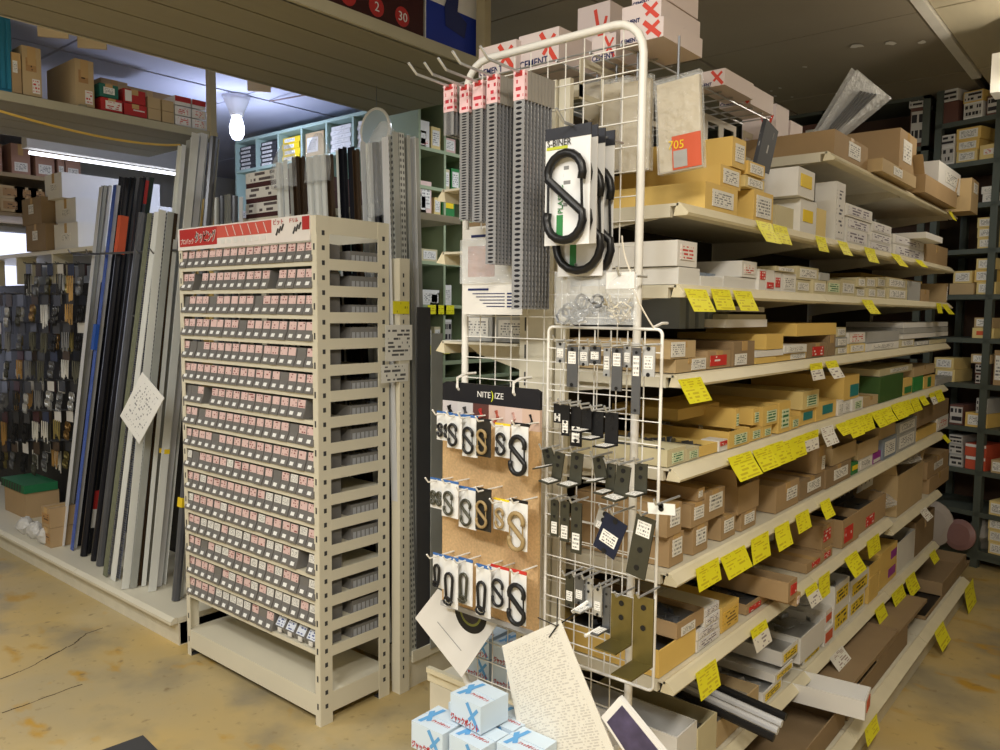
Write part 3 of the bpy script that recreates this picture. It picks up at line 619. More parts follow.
for k, (px, py) in enumerate(((17, 535), (27, 540), (36, 546))):
    p = sz(px, py, zb); p.y = min(max(p.y, 1.72), 1.77); blob('plastic_bag', f'crumpled clear bag of small parts on the gondola base, {nth(k)} from the aisle end', 'bag', (p.x, p.y, zb + .001), .055, .05, .10, mat('milky_bag', (196, 194, 190), .25, var=.25, scale=40, bump=.8))
# far shelf on the side wall with cartons
wl = thing('wall_shelving', 'far pale shelf unit against the wall past the packs', 'shelving', (-7.38, .6, 0))
za, zb2 = sx(30, 175, -6.75).z, sx(30, 214, -6.75).z
for z in (za, zb2): MB().box(.02, .63, 0, 2.35, z - .03, z).build('shelf_board', mat('shelf_beige', (170, 150, 120), .7), wl)
for y in (0.01, 2.3): MB().box(.02, .06, y, y + .04, 0, za + .3).build('shelf_post', mat('shelf_beige', (170, 150, 120), .7), wl)
for k, (p0_, p1_, pt) in enumerate(((-14, 4, 142), (12, 32, 143), (36, 56, 144), (58, 64, 145), (66, 82, 148))):
    a = sx(p0_, 175, -6.75); c = sx(p1_, 175, -6.75)
    if c.y < 2.9: carton('carton', f'pinkish brown carton with white end label, {nth(k)} on the far top shelf', 'carton', (-6.75, a.y, za + .001), max(.05, c.y - a.y - .01), .3, sx(p0_, pt, -6.75).z - za, mat('pinkish_carton', (170, 132, 116), .7), rz=H90, lab=(.15, .85, .08, .38, LBL))
for k in range(4):
    for j in range(2):
        a = sx(1 + k * 14, 212, -6.72); carton('carton', f'printed tan carton, {nth(k)} along and {("lower", "upper")[j]} on the far low shelf', 'carton', (-6.72, a.y, zb2 + .001 + j * .098), .17, .3, .096, KRAFT3, rz=H90, lab=(.1, .9, .2, .8, PK), tape=False)

# ================================================================== BIN RACK
RX0, RX1, RY0, RY1, RH = -3.095, -2.185, 1.65, 1.972, 1.785
rk = thing('bin_rack', 'cream steel rack full of small clear screw boxes', 'rack', (RX0, RY0, 0))
W, D = RX1 - RX0, RY1 - RY0
def post(x0, x1, y0, y1, lx, ly):
    b = MB().box(x0, x1, ly - .0015, ly + .0015, 0, RH).box(lx - .0015, lx + .0015, y0, y1, 0, RH)
    o = b.build('post', CREAM, rk); return o
PWX, PWY = .026, .052
posts = []
for sxn in (0, 1):
    for syn in (0, 1):
        x = 0 if sxn == 0 else W; y = 0 if syn == 0 else D
        o = post(*( (0, PWX) if sxn == 0 else (W - PWX, W)), *((0, PWY) if syn == 0 else (D - PWY, D)), x, y); posts.append(o)
        b = MB()
        for k in range(34):
            z = .06 + k * .0503
            ex = x + (.0019 if sxn else -.0019); yc = y + (.026 if syn == 0 else -.026)
            b.box(min(ex, x), max(ex, x), yc - .006, yc + .006, z, z + .016)
            if k % 2 == 0 and syn == 0: xc = x + (.013 if sxn == 0 else -.013); b.box(xc - .004, xc + .004, y - .0019, y, z, z + .022)
        stuff(b.build('slot_holes', DGREY, o)); MB().box(x - (.0 if sxn == 0 else .03), x + (.03 if sxn == 0 else 0), y - (0 if syn == 0 else .05), y + (.05 if syn == 0 else 0), 0, .006).build('foot', DGREY, o)
NS, Z0, DZR = 16, 1.639, .0907
zsh = [Z0 - k * DZR for k in range(NS)]
for k, z in enumerate(zsh):
    o = MB().box(.003, W - .003, .003, D - .003, z - .012, z - .009).box(.002, W - .002, -.001, .002, z - .022, z - .007).build('shelf', CREAM, rk)
    if k % 1 == 0: MB().box(W - .001, W + .0018, PWY, D - PWY, z - .035, z + .003).build('side_rail', CREAM, o)
# top frame and header sign
MB().box(0, W, -.001, .003, 1.722, RH).box(W - .003, W, .0, D, 1.725, RH).box(0, .003, 0, D, 1.725, RH).box(0, W, D - .003, D, 1.72, RH).build('top_frame', CREAM, rk)
sg = MB().box(.004, W - .03, -.006, -.001, 1.708, 1.795).build('header_sign', mat('sign_white', (232, 226, 222), .4), rk)
MB().box(.02, .30, -.0075, -.006, 1.722, 1.79).build('red_band', RED, sg)
MB().box(.30, .66, -.0072, -.006, 1.745, 1.79).build('pale_red_band', mat('sign_pink_red', (206, 92, 80), .45), sg)
MB().box(.84, W - .03, -.0072, -.006, 1.745, 1.79).build('red_band', RED, sg)
text('lettering', 'プロパック', .025, WCARD, sg, (.026, -.008, 1.732), FRONT, scale=(.85, 1)); text('lettering', 'タッピング', .046, WCARD, sg, (.138, -.0079, 1.738), FRONT, scale=(.68, 1), off=.0024); text('lettering', 'タッピング', .046, BLACK, sg, (.138, -.0088, 1.738), FRONT, scale=(.68, 1))
b = MB()
for i in range(7): b.box(.33 + i * .045, .355 + i * .045, -.0078, -.006, 1.722, 1.738)
for i in range(6): b.face([(.36 + i * .05, -.0078, 1.786), (.364 + i * .05, -.0078, 1.786), (.384 + i * .05, -.0078, 1.748), (.380 + i * .05, -.0078, 1.748)][::-1])
b.build('white_screw_print', WCARD, sg)
b = MB()
for i in range(3):
    for q in (0, .10): b.tube([(.69 + q + i * .016, -.0075, 1.735 + i * .007), (.69 + q + i * .016 + .012, -.0075, 1.757 + i * .007)], .0035, 5)
b.build('bit_print', DGREY, sg); text('lettering', 'ビット', .022, RED, sg, (.67, -.008, 1.772), FRONT); text('lettering', 'ドリル', .018, RED, sg, (.765, -.008, 1.774), FRONT)
sg.location.z = -.006; sg.scale.z = 1.0
# bottom shelf
MB().box(.003, W - .003, 0, .004, .034, .112).box(W - .004, W, 0, D, .038, .11).box(0, .004, 0, D, .038, .11).box(0, W, D - .004, D, .038, .11).box(.001, W - .001, .001, D - .001, .105, .1118).build('bottom_shelf', CREAM, rk)
# screw boxes: one of each kind, then copies
CLP = mat('smoky_clear_plastic', (116, 114, 112), .22, var=.15, spec=.7); CLP2 = mat('smoky_clear_lid', (128, 126, 124), .15, var=.1, spec=.8)
def box_kind(w, pink):
    d = .11
    pr = [(-.012, 0), (d, 0), (d, .060), (.004, .066), (.0, .036), (-.012, .008)]
    body = MB().prism(pr, 0, w, 0, 'x').mesh('box_body', CLP)
    def on(a, b, t, off): y = a[0] + (b[0] - a[0]) * t; z = a[1] + (b[1] - a[1]) * t; dy, dz = b[0] - a[0], b[1] - a[1]; L_ = math.hypot(dy, dz); return (y - dz / L_ * off, z + dy / L_ * off)
    def patch(a, b, t0, t1, x0, x1, m, nm):
        q = MB(); (y0, z0), (y1, z1) = on(a, b, t0, .0009), on(a, b, t1, .0009); (ya, za), (yb, zb_) = on(a, b, t0, .0001), on(a, b, t1, .0001)
        q.face([(x0, y0, z0), (x1, y0, z0), (x1, y1, z1), (x0, y1, z1)]); q.face([(x0, ya, za), (x0, yb, zb_), (x1, yb, zb_), (x1, ya, za)]); return q.mesh(nm, m)
    st = patch((-.012, .008), (.0, .036), .06, .50, w * .26, w * .70, mat('white_sticker', (240, 240, 238), .5), 'price_sticker')
    lb = patch((.0, .036), (.004, .066), .04, .98, w * .06, w * .92, PINKL if pink else LBL, 'pink_label')
    return body, st, lb
KIND = {(w, p): box_kind(w, p) for w in (.0478,) for p in (0, 1)}
NB = 17; pitch = (W - 2 * .008 - .012) / NB
for k in range(NS):
    n = NB if k < NS - 1 else 12
    for i in range(n):
        if random.random() < .03 and k not in (0, 15): continue
        bd, st, lb = KIND[(.0478, 1 if k < 9 or random.random() < .7 else 0)]
        t = thing('screw_box', f'small smoky screw box, {nth(i)} from the post on the {nth(k)} rack shelf down', 'box', (RX0 + .010 + i * pitch + random.uniform(-.001, .001), RY0 + .003 + random.uniform(0, .004), zsh[k] - .0065))
        for nm, me in (('body', bd), ('price_sticker', st), ('pink_label', lb)):
            if nm == 'pink_label' and random.random() < .06: continue
            o = bpy.data.objects.new(nm, me); COL.objects.link(o); o.parent = t
BLB = printed('blue_screw_label', (214, 220, 232), (40, 60, 130), rows=4, cols=4, fill=.5)
for i in range(4):
    t = thing('screw_box', f'larger screw box with blue printed label, {nth(i)} of four on the lowest rack shelf', 'box', (RX0 + .010 + 12 * pitch + i * .0625, RY0 + .008, zsh[-1] - .0065))
    MB().prism([(.008, 0), (.11, 0), (.11, .062), (.02, .062), (-.004, .025)], 0, .059, 0, 'x').build('body', CLP, t)
    MB().face([(.006, -.004, .028), (.053, -.004, .028), (.053, .018, .062), (.006, .018, .062)]).build('blue_label', BLB, t); MB().box(.02, .04, -.0055, -.001, .006, .022).build('price_sticker', WCARD, t)
# stock boxes further back on the shelves, seen through the open side
for k in range(NS):
    if k in (4, 9, 12): continue
    t = thing('stock_box', f'smoky clear stock box lying at the back of the {nth(k)} rack shelf', 'box', (RX1 - .24, RY0 + .155, zsh[k] - .0088))
    MB().box(0, .225, 0, .145, 0, .038 + .014 * random.random()).build('body', CLP2, t)
    b = MB()
    for i in range(7): b.box(.2255, .2262, .006 + i * .02, .02 + i * .02, .006, .032)
    b.build('clear_lids', mat('pale_lid', (170, 172, 176), .2, var=.3, scale=60), t)
# yellow and white notes on the upright beside the rack
xx = -2.149
for (px0, py0, px1, py1, m, nm, lb) in ((393, 301, 409, 314, printed('yellow_note_print', (236, 226, 40), (150, 140, 30), rows=3, fill=.4), 'price_note', 'yellow price note stuck on the cream upright'), (385, 325, 412, 360, printed('white_list_print', (226, 224, 216), (90, 90, 90), rows=9, cols=8, fill=.5), 'price_list', 'upper white price list stuck on the cream upright'), (381, 365, 408, 381, printed('white_list_print2', (226, 224, 216), (90, 90, 90), rows=4, cols=8, fill=.5), 'price_list', 'lower white price list stuck on the cream upright')):
    a = sx(px0, py0, xx); c = sx(px1, py1, xx); tag(MB().box(0, .0015, 0, c.y - a.y, c.z - a.z, 0).build(nm, m, None, (xx, a.y, a.z)), lb, 'paper')
# flat grey box top on the floor at the frame's edge
p = sz(143, 735, .10); dv = Matrix.Rotation(1.48, 3, 'Z') @ Vector((.3, .3, 0)); t = carton('steel_case', 'flat dark grey steel case on the floor', 'case', (p.x - dv.x, p.y - dv.y, .0), .3, .3, .10, DGREY, rz=1.48, tape=False)
# ================================================================== MAIN GONDOLA
GY = [1.62, 2.61, 3.60, 4.59]; GB = -1.20; GF = -0.84
LEV = {0: (1.985, 2.61, 4.59), 1: (1.715, 1.62, 4.59), 2: (1.533, 1.62, 4.59), 3: (1.328, 1.62, 4.59), 4: (1.112, 1.62, 4.59), 5: (.866, 1.62, 4.59), 6: (.606, 1.62, 3.60), 7: (.285, 1.62, 4.59), 8: (.125, 1.62, 4.59), 9: (.56, 3.61, 4.59)}
LNAME = {0: 'top', 1: 'second', 2: 'third', 3: 'fourth', 4: 'fifth', 5: 'sixth', 6: 'seventh', 7: 'eighth', 8: 'bottom', 9: 'far seventh'}
gd = thing('gondola_shelving', 'tall cream double-sided gondola shelving loaded with cartons and price tags', 'shelving', (0, 0, 0))
BP = mat('back_panel_dark', (58, 52, 42), .7, var=.1)
LIPM = mat('cream_lip', (222, 213, 184), .38, var=.10, scale=12)
UNDER = CREAM2
for lv, (z, ya, yb) in LEV.items():
    f = -.70 if lv == 8 else GF; o = -.665 if lv == 8 else -.815
    for k in range(3):
        a, b = GY[k], GY[k + 1]
        if a < ya - .02 or b > yb + .02: continue
        s = MB().box(GB, f, a + .002, b - .002, z - .006, z).box(GB, f - .02, a + .002, a + .016, z - .03, z - .006).box(GB, f - .02, b - .016, b - .002, z - .03, z - .006).build('shelf', UNDER, gd)
        lp = [(f - .004, z), (f, z + .002), (f + .006, z - .002), (o, z - .022), (o - .003, z - .028), (f - .012, z - .028)]
        MB().prism(lp, a + .002, b - .002).build('price_rail', LIPM, s)
        if lv not in (8,):
            for y in (a + .02, b - .024): MB().prism([(GB, z - .006), (GB, z - .07), (GB + .05, z - .06), (f - .06, z - .03), (f - .05, z - .006)], y, y + .003).build('bracket', CREAM2, gd)
MB().box(GB, -.69, GY[0], GY[3], 0, .09).build('plinth', CREAM2, gd)
for k in range(3): MB().box(GB - .012, GB - .004, GY[k] + .03, GY[k + 1] - .03, .1, 1.98).build('back_panel', BP, gd)
for y in GY:
    MB().box(GB - .06, GB, y - .02, y + .02, 0, 2.04).build('upright', CREAM, gd)
    b = MB()
    for i in range(38): b.box(GB + .0002, GB + .0009, y - .012, y - .008, .12 + i * .05, .145 + i * .05).box(GB + .0002, GB + .0009, y + .008, y + .012, .12 + i * .05, .145 + i * .05)
    stuff(b.build('upright_slots', DGREY, gd))
# end panel seen through the wire grid: two posts and folded panel
e = MB()
for x0, x1, dy in ((-1.262, -1.208, .004), (-1.205, -1.155, .0), (-1.15, -1.118, .006)): e.box(x0, x1, 1.585 + dy, 1.60 + dy, .12, 2.03)
e.build('end_panel', CREAM, gd)
b = MB()
for i in range(24): b.box(-1.245, -1.241, 1.5875, 1.589, .3 + i * .07, .335 + i * .07)
stuff(b.build('end_panel_slots', DGREY, gd))
# slotted rail on top
for k in range(3):
    a, b_ = GY[k] + .03, GY[k + 1] - .03; x = GB + .07; t_ = MB()
    t_.box(x - .003, x, a, b_, 2.075, 2.095).box(x - .003, x, a, b_, 1.995, 2.01)
    for i in range(9): y = a + i * (b_ - a) / 8; t_.box(x - .003, x, max(a, y - .018), min(b_, y + .018), 2.01, 2.075)
    t_.build('slotted_top_rail', CREAM, gd)
    MB().box(GB - .02, x, a, a + .02, 2.0, 2.03).box(GB - .02, x, b_ - .02, b_, 2.0, 2.03).build('rail_arm', CREAM, gd)
# far-side shelves (the other aisle), their ends show past the wire grid
LX = -1.53
for z in (1.80, 1.63, 1.385, 1.16, .43, .14):
    for k in range(3):
        s = MB().box(LX, GB - .062, GY[k] - .04 * (k == 0), GY[k + 1] - .002, z - .006, z).build('shelf', UNDER, gd)
        MB().prism([(LX + .004, z), (LX, z + .002), (LX - .025, z - .028), (LX + .01, z - .034)], GY[k] - .04 * (k == 0), GY[k + 1] - .002).build('price_rail', LIPM, s)
        MB().prism([(GB - .065, z - .006), (GB - .065, z - .08), (LX + .08, z - .035), (LX + .03, z - .006)], GY[k] + .022, GY[k] + .025).build('bracket', CREAM2, gd)
MB().box(-1.58, -1.13, 1.575, 1.583, .392, .430).box(-1.57, -1.13, 1.56, 1.575, .425, .440).build('end_lip', LIPM, gd)
MB().box(-1.57, -1.13, 1.5755, 1.5835, .30, .39).build('end_skirt', CREAM2, gd)

def cA(x, y): return 640 + x / 2.941, 90 + y / 2.941
def cB(x, y): return 640 + x / 2.941, 330 + y / 2.941
def cC(x, y): return 640 + x / 2.941, 500 + y / 2.94
PLACED = {k: [] for k in LEV}; COUNT = {k: 0 for k in LEV}
RJ = random.Random(11)
def h_ok(w): return w < .22
def put(lv, cr, xl, yt, yb, xr, m, words, kind='carton', lab=None, d=.33, xo=0.0, rz=0.0, cat=None, inside=None, tape=None, flaps=0, free=False, fill=.7, name=None, side=None, snap=True, lift=None):
    xf = (GF - .008 if lv != 8 else -.715) - xo
    if not free and xo == 0 and lv != 8: xf -= RJ.uniform(0, .010)
    a0 = sx(*cr(xl, (yt + yb) / 2), xf); a1 = sx(*cr(xr, (yt + yb) / 2), xf)
    y0, y1 = a0.y, a1.y; z1 = sx(*cr(xl, yt), xf).z; z0 = sx(*cr(xl, yb), xf).z; base = LEV[lv][0] + .0025
    d = min(d, xf - GB - .004)
    if lift is not None: z0 = base + lift
    if snap and lift is None:
        cand = [base] + [p[3] for p in PLACED[lv] if min(y1, p[1]) - max(y0, p[0]) > .25 * min(y1 - y0, p[1] - p[0]) and min(xf, p[5]) - max(xf - d, p[4]) > .03]
        z0 = min(cand, key=lambda c: abs(c - z0))
    if z1 - z0 < .012: z1 = z0 + .03
    if lv == 8: z1 = min(z1, z0 + .095)
    up = min([LEV[q][0] for q in LEV if LEV[q][0] > LEV[lv][0] + .08 and LEV[q][1] < y0 + .02 and LEV[q][2] > y0] + [9]) - .078 - (.035 if flaps else 0)
    if d > .15: z1 = max(min(z1, up), z0 + .015)
    for p in PLACED[lv]:
        if min(z1, p[3]) - max(z0, p[2]) > .004 and min(xf, p[5]) - max(xf - d, p[4]) > .01:
            o = min(y1, p[1]) - max(y0, p[0])
            if o > -.002:
                if y0 >= p[0] and y0 < p[1]: y0 = min(p[1] + .002, y1 - .02)
                elif y1 > p[0] and y0 < p[0]: y1 = p[0] - .002
    if y0 < LEV[lv][1] + .002: y0 = LEV[lv][1] + .002
    if y1 - y0 < .015: y1 = y0 + .02
    PLACED[lv].append((y0, y1, z0, z1 + .001, xf - d, xf))
    i = COUNT[lv]; COUNT[lv] += 1
    nm = name or ('open_carton' if kind == 'tray' else 'carton'); lbl = f'{words}, {nth(i)} along the {LNAME[lv]} gondola shelf'
    if h_ok(y1 - y0): rz += RJ.uniform(-.014, .014)
    loc = (xf, y0, z0); w = y1 - y0; h = z1 - z0 - .001
    if kind == 'tray': return tray(nm, lbl, cat or 'carton', loc, w, d, h, m, H90 + rz, lab, None, flaps, inside, fill)
    return carton(nm, lbl, cat or 'carton', loc, w, d, h, m, H90 + rz, lab, (m in (KRAFT, KRAFT2, KRAFT3)) if tape is None else tape, side=side)
E1 = (.12, .88, .15, .85, LBL); E2 = (.3, .85, .25, .8, LBL); EB = (.2, .8, .25, .8, LBLB); ER = (.1, .85, .3, .85, LBLR); EG = (.25, .85, .15, .75, LBLG); EY = (.1, .9, .2, .75, LBLY); ES = (.2, .8, .3, .7, YSTK)
RS = (.12, .75, .2, .7, REDL)
# ---- second shelf
put(1, cA, 192, 265, 336, 288, YELLOW, 'yellow carton with white end label, bottom of stack', lab=(.2, .85, .2, .8, LBL), d=.35)
put(1, cA, 237, 215, 270, 297, YELLOW, 'yellow carton with white label, middle of stack', lab=E1)
put(1, cA, 272, 133, 213, 312, YELLOW, 'largest yellow carton, on top of stack', lab=(.2, .85, .2, .8, LBL))
put(1, cA, 335, 290, 355, 392, YELLOW, 'yellow carton bottom of second yellow stack', lab=E1, d=.26)
put(1, cA, 310, 247, 288, 367, YELLOW2, 'pale yellow carton middle of second yellow stack', lab=E1, d=.22)
put(1, cA, 318, 205, 245, 367, YELLOW, 'small yellow carton topping second yellow stack', lab=E1, d=.2)
put(1, cA, 400, 335, 388, 450, CREAMB, 'small torn cream carton', d=.16, xo=.03)
put(1, cA, 470, 315, 395, 520, WCARD, 'white carton with yellow sticker, lower', lab=(.15, .75, .35, .7, YSTK))
put(1, cA, 465, 222, 315, 516, WCARD, 'big white carton with yellow sticker, upper', lab=(.15, .8, .35, .8, YSTK), d=.34)
put(1, cA, 520, 345, 395, 548, YELLOW2, 'small pale yellow carton', d=.2)
VP = printed('vertical_print', (224, 222, 220), (80, 80, 95), rows=14, cols=2, fill=.5, mx_=.25)
put(1, cA, 576, 265, 415, 602, WCARD, 'tall narrow white carton standing upright', lab=(.1, .9, .05, .95, VP), d=.07)
WP2 = (.08, .92, .15, .85, printed('white_carton_print', (222, 220, 222), (110, 100, 120), rows=3, cols=7, fill=.5))
for j, (t0, b0) in enumerate(((405, 440), (370, 405), (330, 370))): put(1, cA, 606, t0, b0, 668 + 8 * j, WCARD, f'printed white flat carton, {nth(j)} layer of near white stack', lab=WP2)
for j, (t0, b0) in enumerate(((442, 468), (412, 442), (380, 412))): put(1, cA, 672, t0, b0, 740, WCARD, f'printed white flat carton, {nth(j)} layer of middle white stack', lab=WP2)
for j, (t0, b0) in enumerate(((450, 480), (422, 450))): put(1, cA, 744, t0, b0, 836, WCARD, f'white flat carton, {nth(j)} layer of far white stack', lab=WP2)
put(1, cA, 840, 445, 498, 905, KRAFT, 'brown carton under a white flat one')
put(1, cA, 842, 416, 444, 962, WCARD, 'long white flat carton jutting out', xo=-.06)
# ---- third shelf
put(2, cA, 113, 518, 572, 176, WCARD, 'white carton under the red labelled one', d=.34)
put(2, cA, 110, 435, 518, 168, WCARD, 'large white carton with red label', lab=(.15, .85, .25, .85, LBLR), d=.34)
put(2, cA, 178, 545, 576, 242, WCARD, 'low white carton', d=.2); put(2, cA, 246, 545, 580, 342, WCARD, 'second low white carton', d=.18)
put(2, cA, 300, 500, 548, 344, WCARD, 'long white carton with red label lying above', lab=(.15, .85, .2, .8, LBLR), d=.34)
put(2, cA, 346, 524, 583, 369, WCARD, 'small upright white pack, red print', lab=(.1, .9, .5, .9, REDL), d=.1); put(2, cA, 371, 527, 583, 394, WCARD, 'small upright white pack, red stripe', lab=(.1, .9, .1, .4, REDL), d=.1)
put(2, cA, 396, 533, 584, 416, WCARD, 'narrow white pack', lab=RS, d=.1); put(2, cA, 418, 536, 586, 458, WCARD, 'white carton beside narrow pack', lab=E1, d=.14)
for k, (a, b) in enumerate(((460, 500), (502, 546), (549, 589), (592, 632))): put(2, cA, a, 556, 592, b, CREAMB, ('patterned cream box', 'cream and yellow box', 'cream box with green print', 'faded cream box')[k] + ' lower layer', lab=(.1, .9, .2, .8, LBLG if k == 2 else LBL), d=.16)
for k, (a, b) in enumerate(((400, 458), (462, 524))): put(2, cA, a, 516, 554, b, CREAMB, f'patterned cream box upper layer {("near", "far")[k]}', lab=E1, d=.16)
put(2, cA, 527, 535, 556, 630, GREYC, 'low grey tray on cream boxes', kind='tray', inside=DSTEEL, d=.2)
for k, (a, b) in enumerate(((634, 662), (664, 692), (694, 722), (725, 786))): put(2, cA, a, 580, 608, b, CREAMB, f'cream printed box lower layer of far row piece {("a", "b", "c", "d")[k]}', lab=E1, d=.16); put(2, cA, a, 549, 580, b, CREAMB, f'cream printed box upper layer of far row piece {("a", "b", "c", "d")[k]}', lab=E1, d=.16)
put(2, cA, 652, 534, 552, 832, YELLOW, 'long yellow carton, lower of two', xo=.17, d=.16, lift=.09); put(2, cA, 652, 510, 530, 832, YELLOW, 'long yellow carton, upper of two', xo=.17, d=.16)
put(2, cA, 790, 560, 612, 824, GREYC, 'grey open box with rods', kind='tray', inside=DSTEEL, d=.18); put(2, cA, 826, 585, 615, 850, KRAFT, 'small kraft box', d=.12); put(2, cA, 856, 540, 618, 905, KRAFT3, 'stacked kraft box at the far end', lab=E1, d=.25)
# ---- fourth shelf
put(3, cB, 105, 86, 138, 195, KRAFT3, 'kraft carton with white label, lower', lab=(.5, .98, .1, .95, LBL), d=.3); put(3, cB, 75, 33, 84, 163, KRAFT3, 'kraft carton with white label, upper', lab=(.02, .55, .1, .95, LBL), d=.3)
put(3, cB, 199, 62, 130, 266, KRAFT, 'kraft carton with bold red label', lab=(.1, .8, .15, .75, REDL), d=.3)
put(3, cB, 270, 34, 124, 338, KRAFT2, 'tall brown carton, white label at its foot', lab=(.05, .6, .05, .5, LBL), d=.33)
put(3, cB, 342, 82, 110, 398, YELLOW, 'flat yellow box', d=.3); put(3, cB, 400, 72, 105, 488, YELLOW, 'flat yellow box with white labels', lab=(.45, .95, .1, .9, LBL), d=.3)
put(3, cB, 342, 62, 80, 420, WCARD, 'flat white carton on yellow box', d=.3); put(3, cB, 425, 45, 72, 488, WCARD, 'white printed packet', lab=E1, d=.2)
put(3, cB, 372, 12, 62, 434, YELLOW, 'yellow carton on white carton', d=.28)
for j in range(3): put(3, cB, 250 + 6 * j, 14 - 16 * j, 30 - 16 * j, 372 - 4 * j, (WCARD, CREAMB, WCARD)[j], f'flat pale sheet box, layer {("one", "two", "three")[j]}', d=.26, xo=.02 + .01 * j, lift=.102 + .021 * j) 
put(3, cB, 482, 40, 92, 549, KRAFT2, 'brown carton with round red print', lab=(.25, .8, .1, .75, REDL), d=.2); put(3, cB, 552, 15, 88, 575, KRAFT2, 'brown carton behind', d=.2)
put(3, cB, 462, -20, 12, 577, YELLOW, 'big yellow carton on brown ones', d=.3)
put(3, cB, 578, 50, 80, 610, CREAMB, 'small cream box', lab=E1, d=.2); put(3, cB, 578, 22, 50, 608, GREYC, 'grey cream box', lab=E1, d=.2); put(3, cB, 578, -8, 20, 606, CREAMB, 'upper cream box', lab=E1, d=.2)
put(3, cB, 612, 42, 78, 660, YELLOW2, 'yellow white booklet stack', lab=E1, d=.2); put(3, cB, 614, 8, 40, 664, WCARD, 'magazine pile with pink print', lab=(.1, .9, .1, .9, LBLR), d=.2)
put(3, cB, 666, 40, 72, 760, WCARD, 'white open flap carton', lab=E1, kind='tray', d=.25, inside=None); put(3, cB, 668, 6, 38, 762, GREYC, 'grey flat carton', d=.25)
put(3, cB, 764, 28, 66, 806, CREAMB, 'cream carton with clear strip', lab=E1, d=.22); put(3, cB, 808, 34, 60, 850, GREYC, 'grey small carton', d=.22, lab=E1); put(3, cB, 852, 30, 56, 900, CREAMB, 'pale flat carton', d=.22)
for j in range(3): put(3, cB, 775, 12 - 17 * j, 28 - 17 * j, 905, (WCARD, GREYC, WCARD)[j], f'flat white sheet carton layer {("one", "two", "three")[j]}', d=.24)
for j in range(4):
    a = sx(*cA(137 + 28 * j, 700), -.90)
    tag(MB().box(0, .24, 0, .034, 0, .145).build('grey_binder', GREYB, None, (-1.16, a.y, LEV[3][0] + .102), 0), f'blue-grey binder standing on kraft cartons, {nth(j)} of four', 'binder')
# ---- fifth shelf: yellow trays
put(4, cB, 62, 358, 403, 134, CREAMB, 'open cream tray with green label', kind='tray', lab=EG, inside=DSTEEL, d=.33); put(4, cB, 136, 350, 390, 174, CREAMB, 'small cream tray with green label', kind='tray', lab=EG, inside=DSTEEL, d=.3); put(4, cB, 177, 342, 385, 226, YELLOW, 'yellow tray', kind='tray', d=.3, inside=DSTEEL)
put(4, cB, 110, 285, 330, 230, YELLOW, 'long yellow carton with grey top', d=.2, xo=.1, lift=.075, tape=False)
put(4, cB, 232, 326, 372, 257, WCARD, 'small white red pack', lab=(.1, .9, .5, .9, REDL), d=.05)
for k, (a, b, t_, bb) in enumerate(((262, 320, 300, 360), (323, 357, 290, 340), (360, 386, 285, 325))): put(4, cB, a, t_, bb, b, YELLOW, ('yellow tray with green label, lower near', 'yellow tray with green label, lower mid', 'narrow yellow tray, lower far')[k], kind='tray', lab=EG, inside=STEEL, d=.3)
for k, (a, b, t_, bb) in enumerate(((232, 290, 242, 295), (293, 350, 240, 288), (353, 405, 228, 283), (408, 442, 214, 252))): put(4, cB, a, t_, bb, b, YELLOW, f'yellow tray with green label, upper row {("near", "second", "third", "fourth")[k]}', kind='tray', lab=EG, inside=STEEL, d=.32)
put(4, cB, 389, 262, 314, 440, YELLOW, 'plain yellow tray', kind='tray', d=.3, inside=DSTEEL); put(4, cB, 443, 257, 304, 468, YELLOW, 'narrow yellow box, green label', lab=EG, d=.3)
put(4, cB, 471, 236, 290, 514, YELLOW, 'yellow box with teal label', lab=(.2, .8, .3, .8, TEAL), d=.3); put(4, cB, 517, 216, 276, 576, YELLOW, 'yellow box with round teal label', lab=(.3, .8, .3, .8, TEAL), d=.3)
put(4, cB, 479, 182, 235, 526, YELLOW2, 'long cream yellow carton, green label', lab=EG, d=.34)
put(4, cB, 579, 210, 262, 598, WCARD, 'upright white pack', lab=E1, d=.06); put(4, cB, 600, 208, 258, 618, WCARD, 'second upright white pack', lab=E1, d=.06); put(4, cB, 620, 205, 250, 655, WCARD, 'white green pack', lab=EG, d=.1); put(4, cB, 658, 200, 240, 700, KRAFT3, 'low kraft pack', d=.14)
put(4, cB, 600, 136, 205, 646, YELLOW, 'large yellow carton with teal wrap', lab=(.4, .95, .1, .6, TEAL), d=.34)
put(4, cB, 704, 140, 222, 772, mat('dark_green_carton', (62, 96, 46), .55), 'dark green carton', d=.3); put(4, cB, 775, 145, 215, 800, YELLOW, 'green and yellow pack', lab=(.1, .9, .1, .5, GREENP), d=.2); put(4, cB, 803, 140, 208, 832, mat('bright_green_carton', (54, 140, 72), .5), 'bright green carton', d=.2); put(4, cB, 835, 138, 200, 866, YELLOW, 'yellow green striped pack', lab=(.3, .6, .1, .9, GREENP), d=.2)
put(4, cB, 705, 108, 138, 800, CREAMB, 'cream lid box on green cartons', lab=E2, d=.24); put(4, cB, 806, 110, 138, 866, KRAFT3, 'kraft lid box on green cartons', d=.2)
put(4, cB, 870, 165, 190, 915, GREYC, 'grey flat pack at the far tip', d=.2)
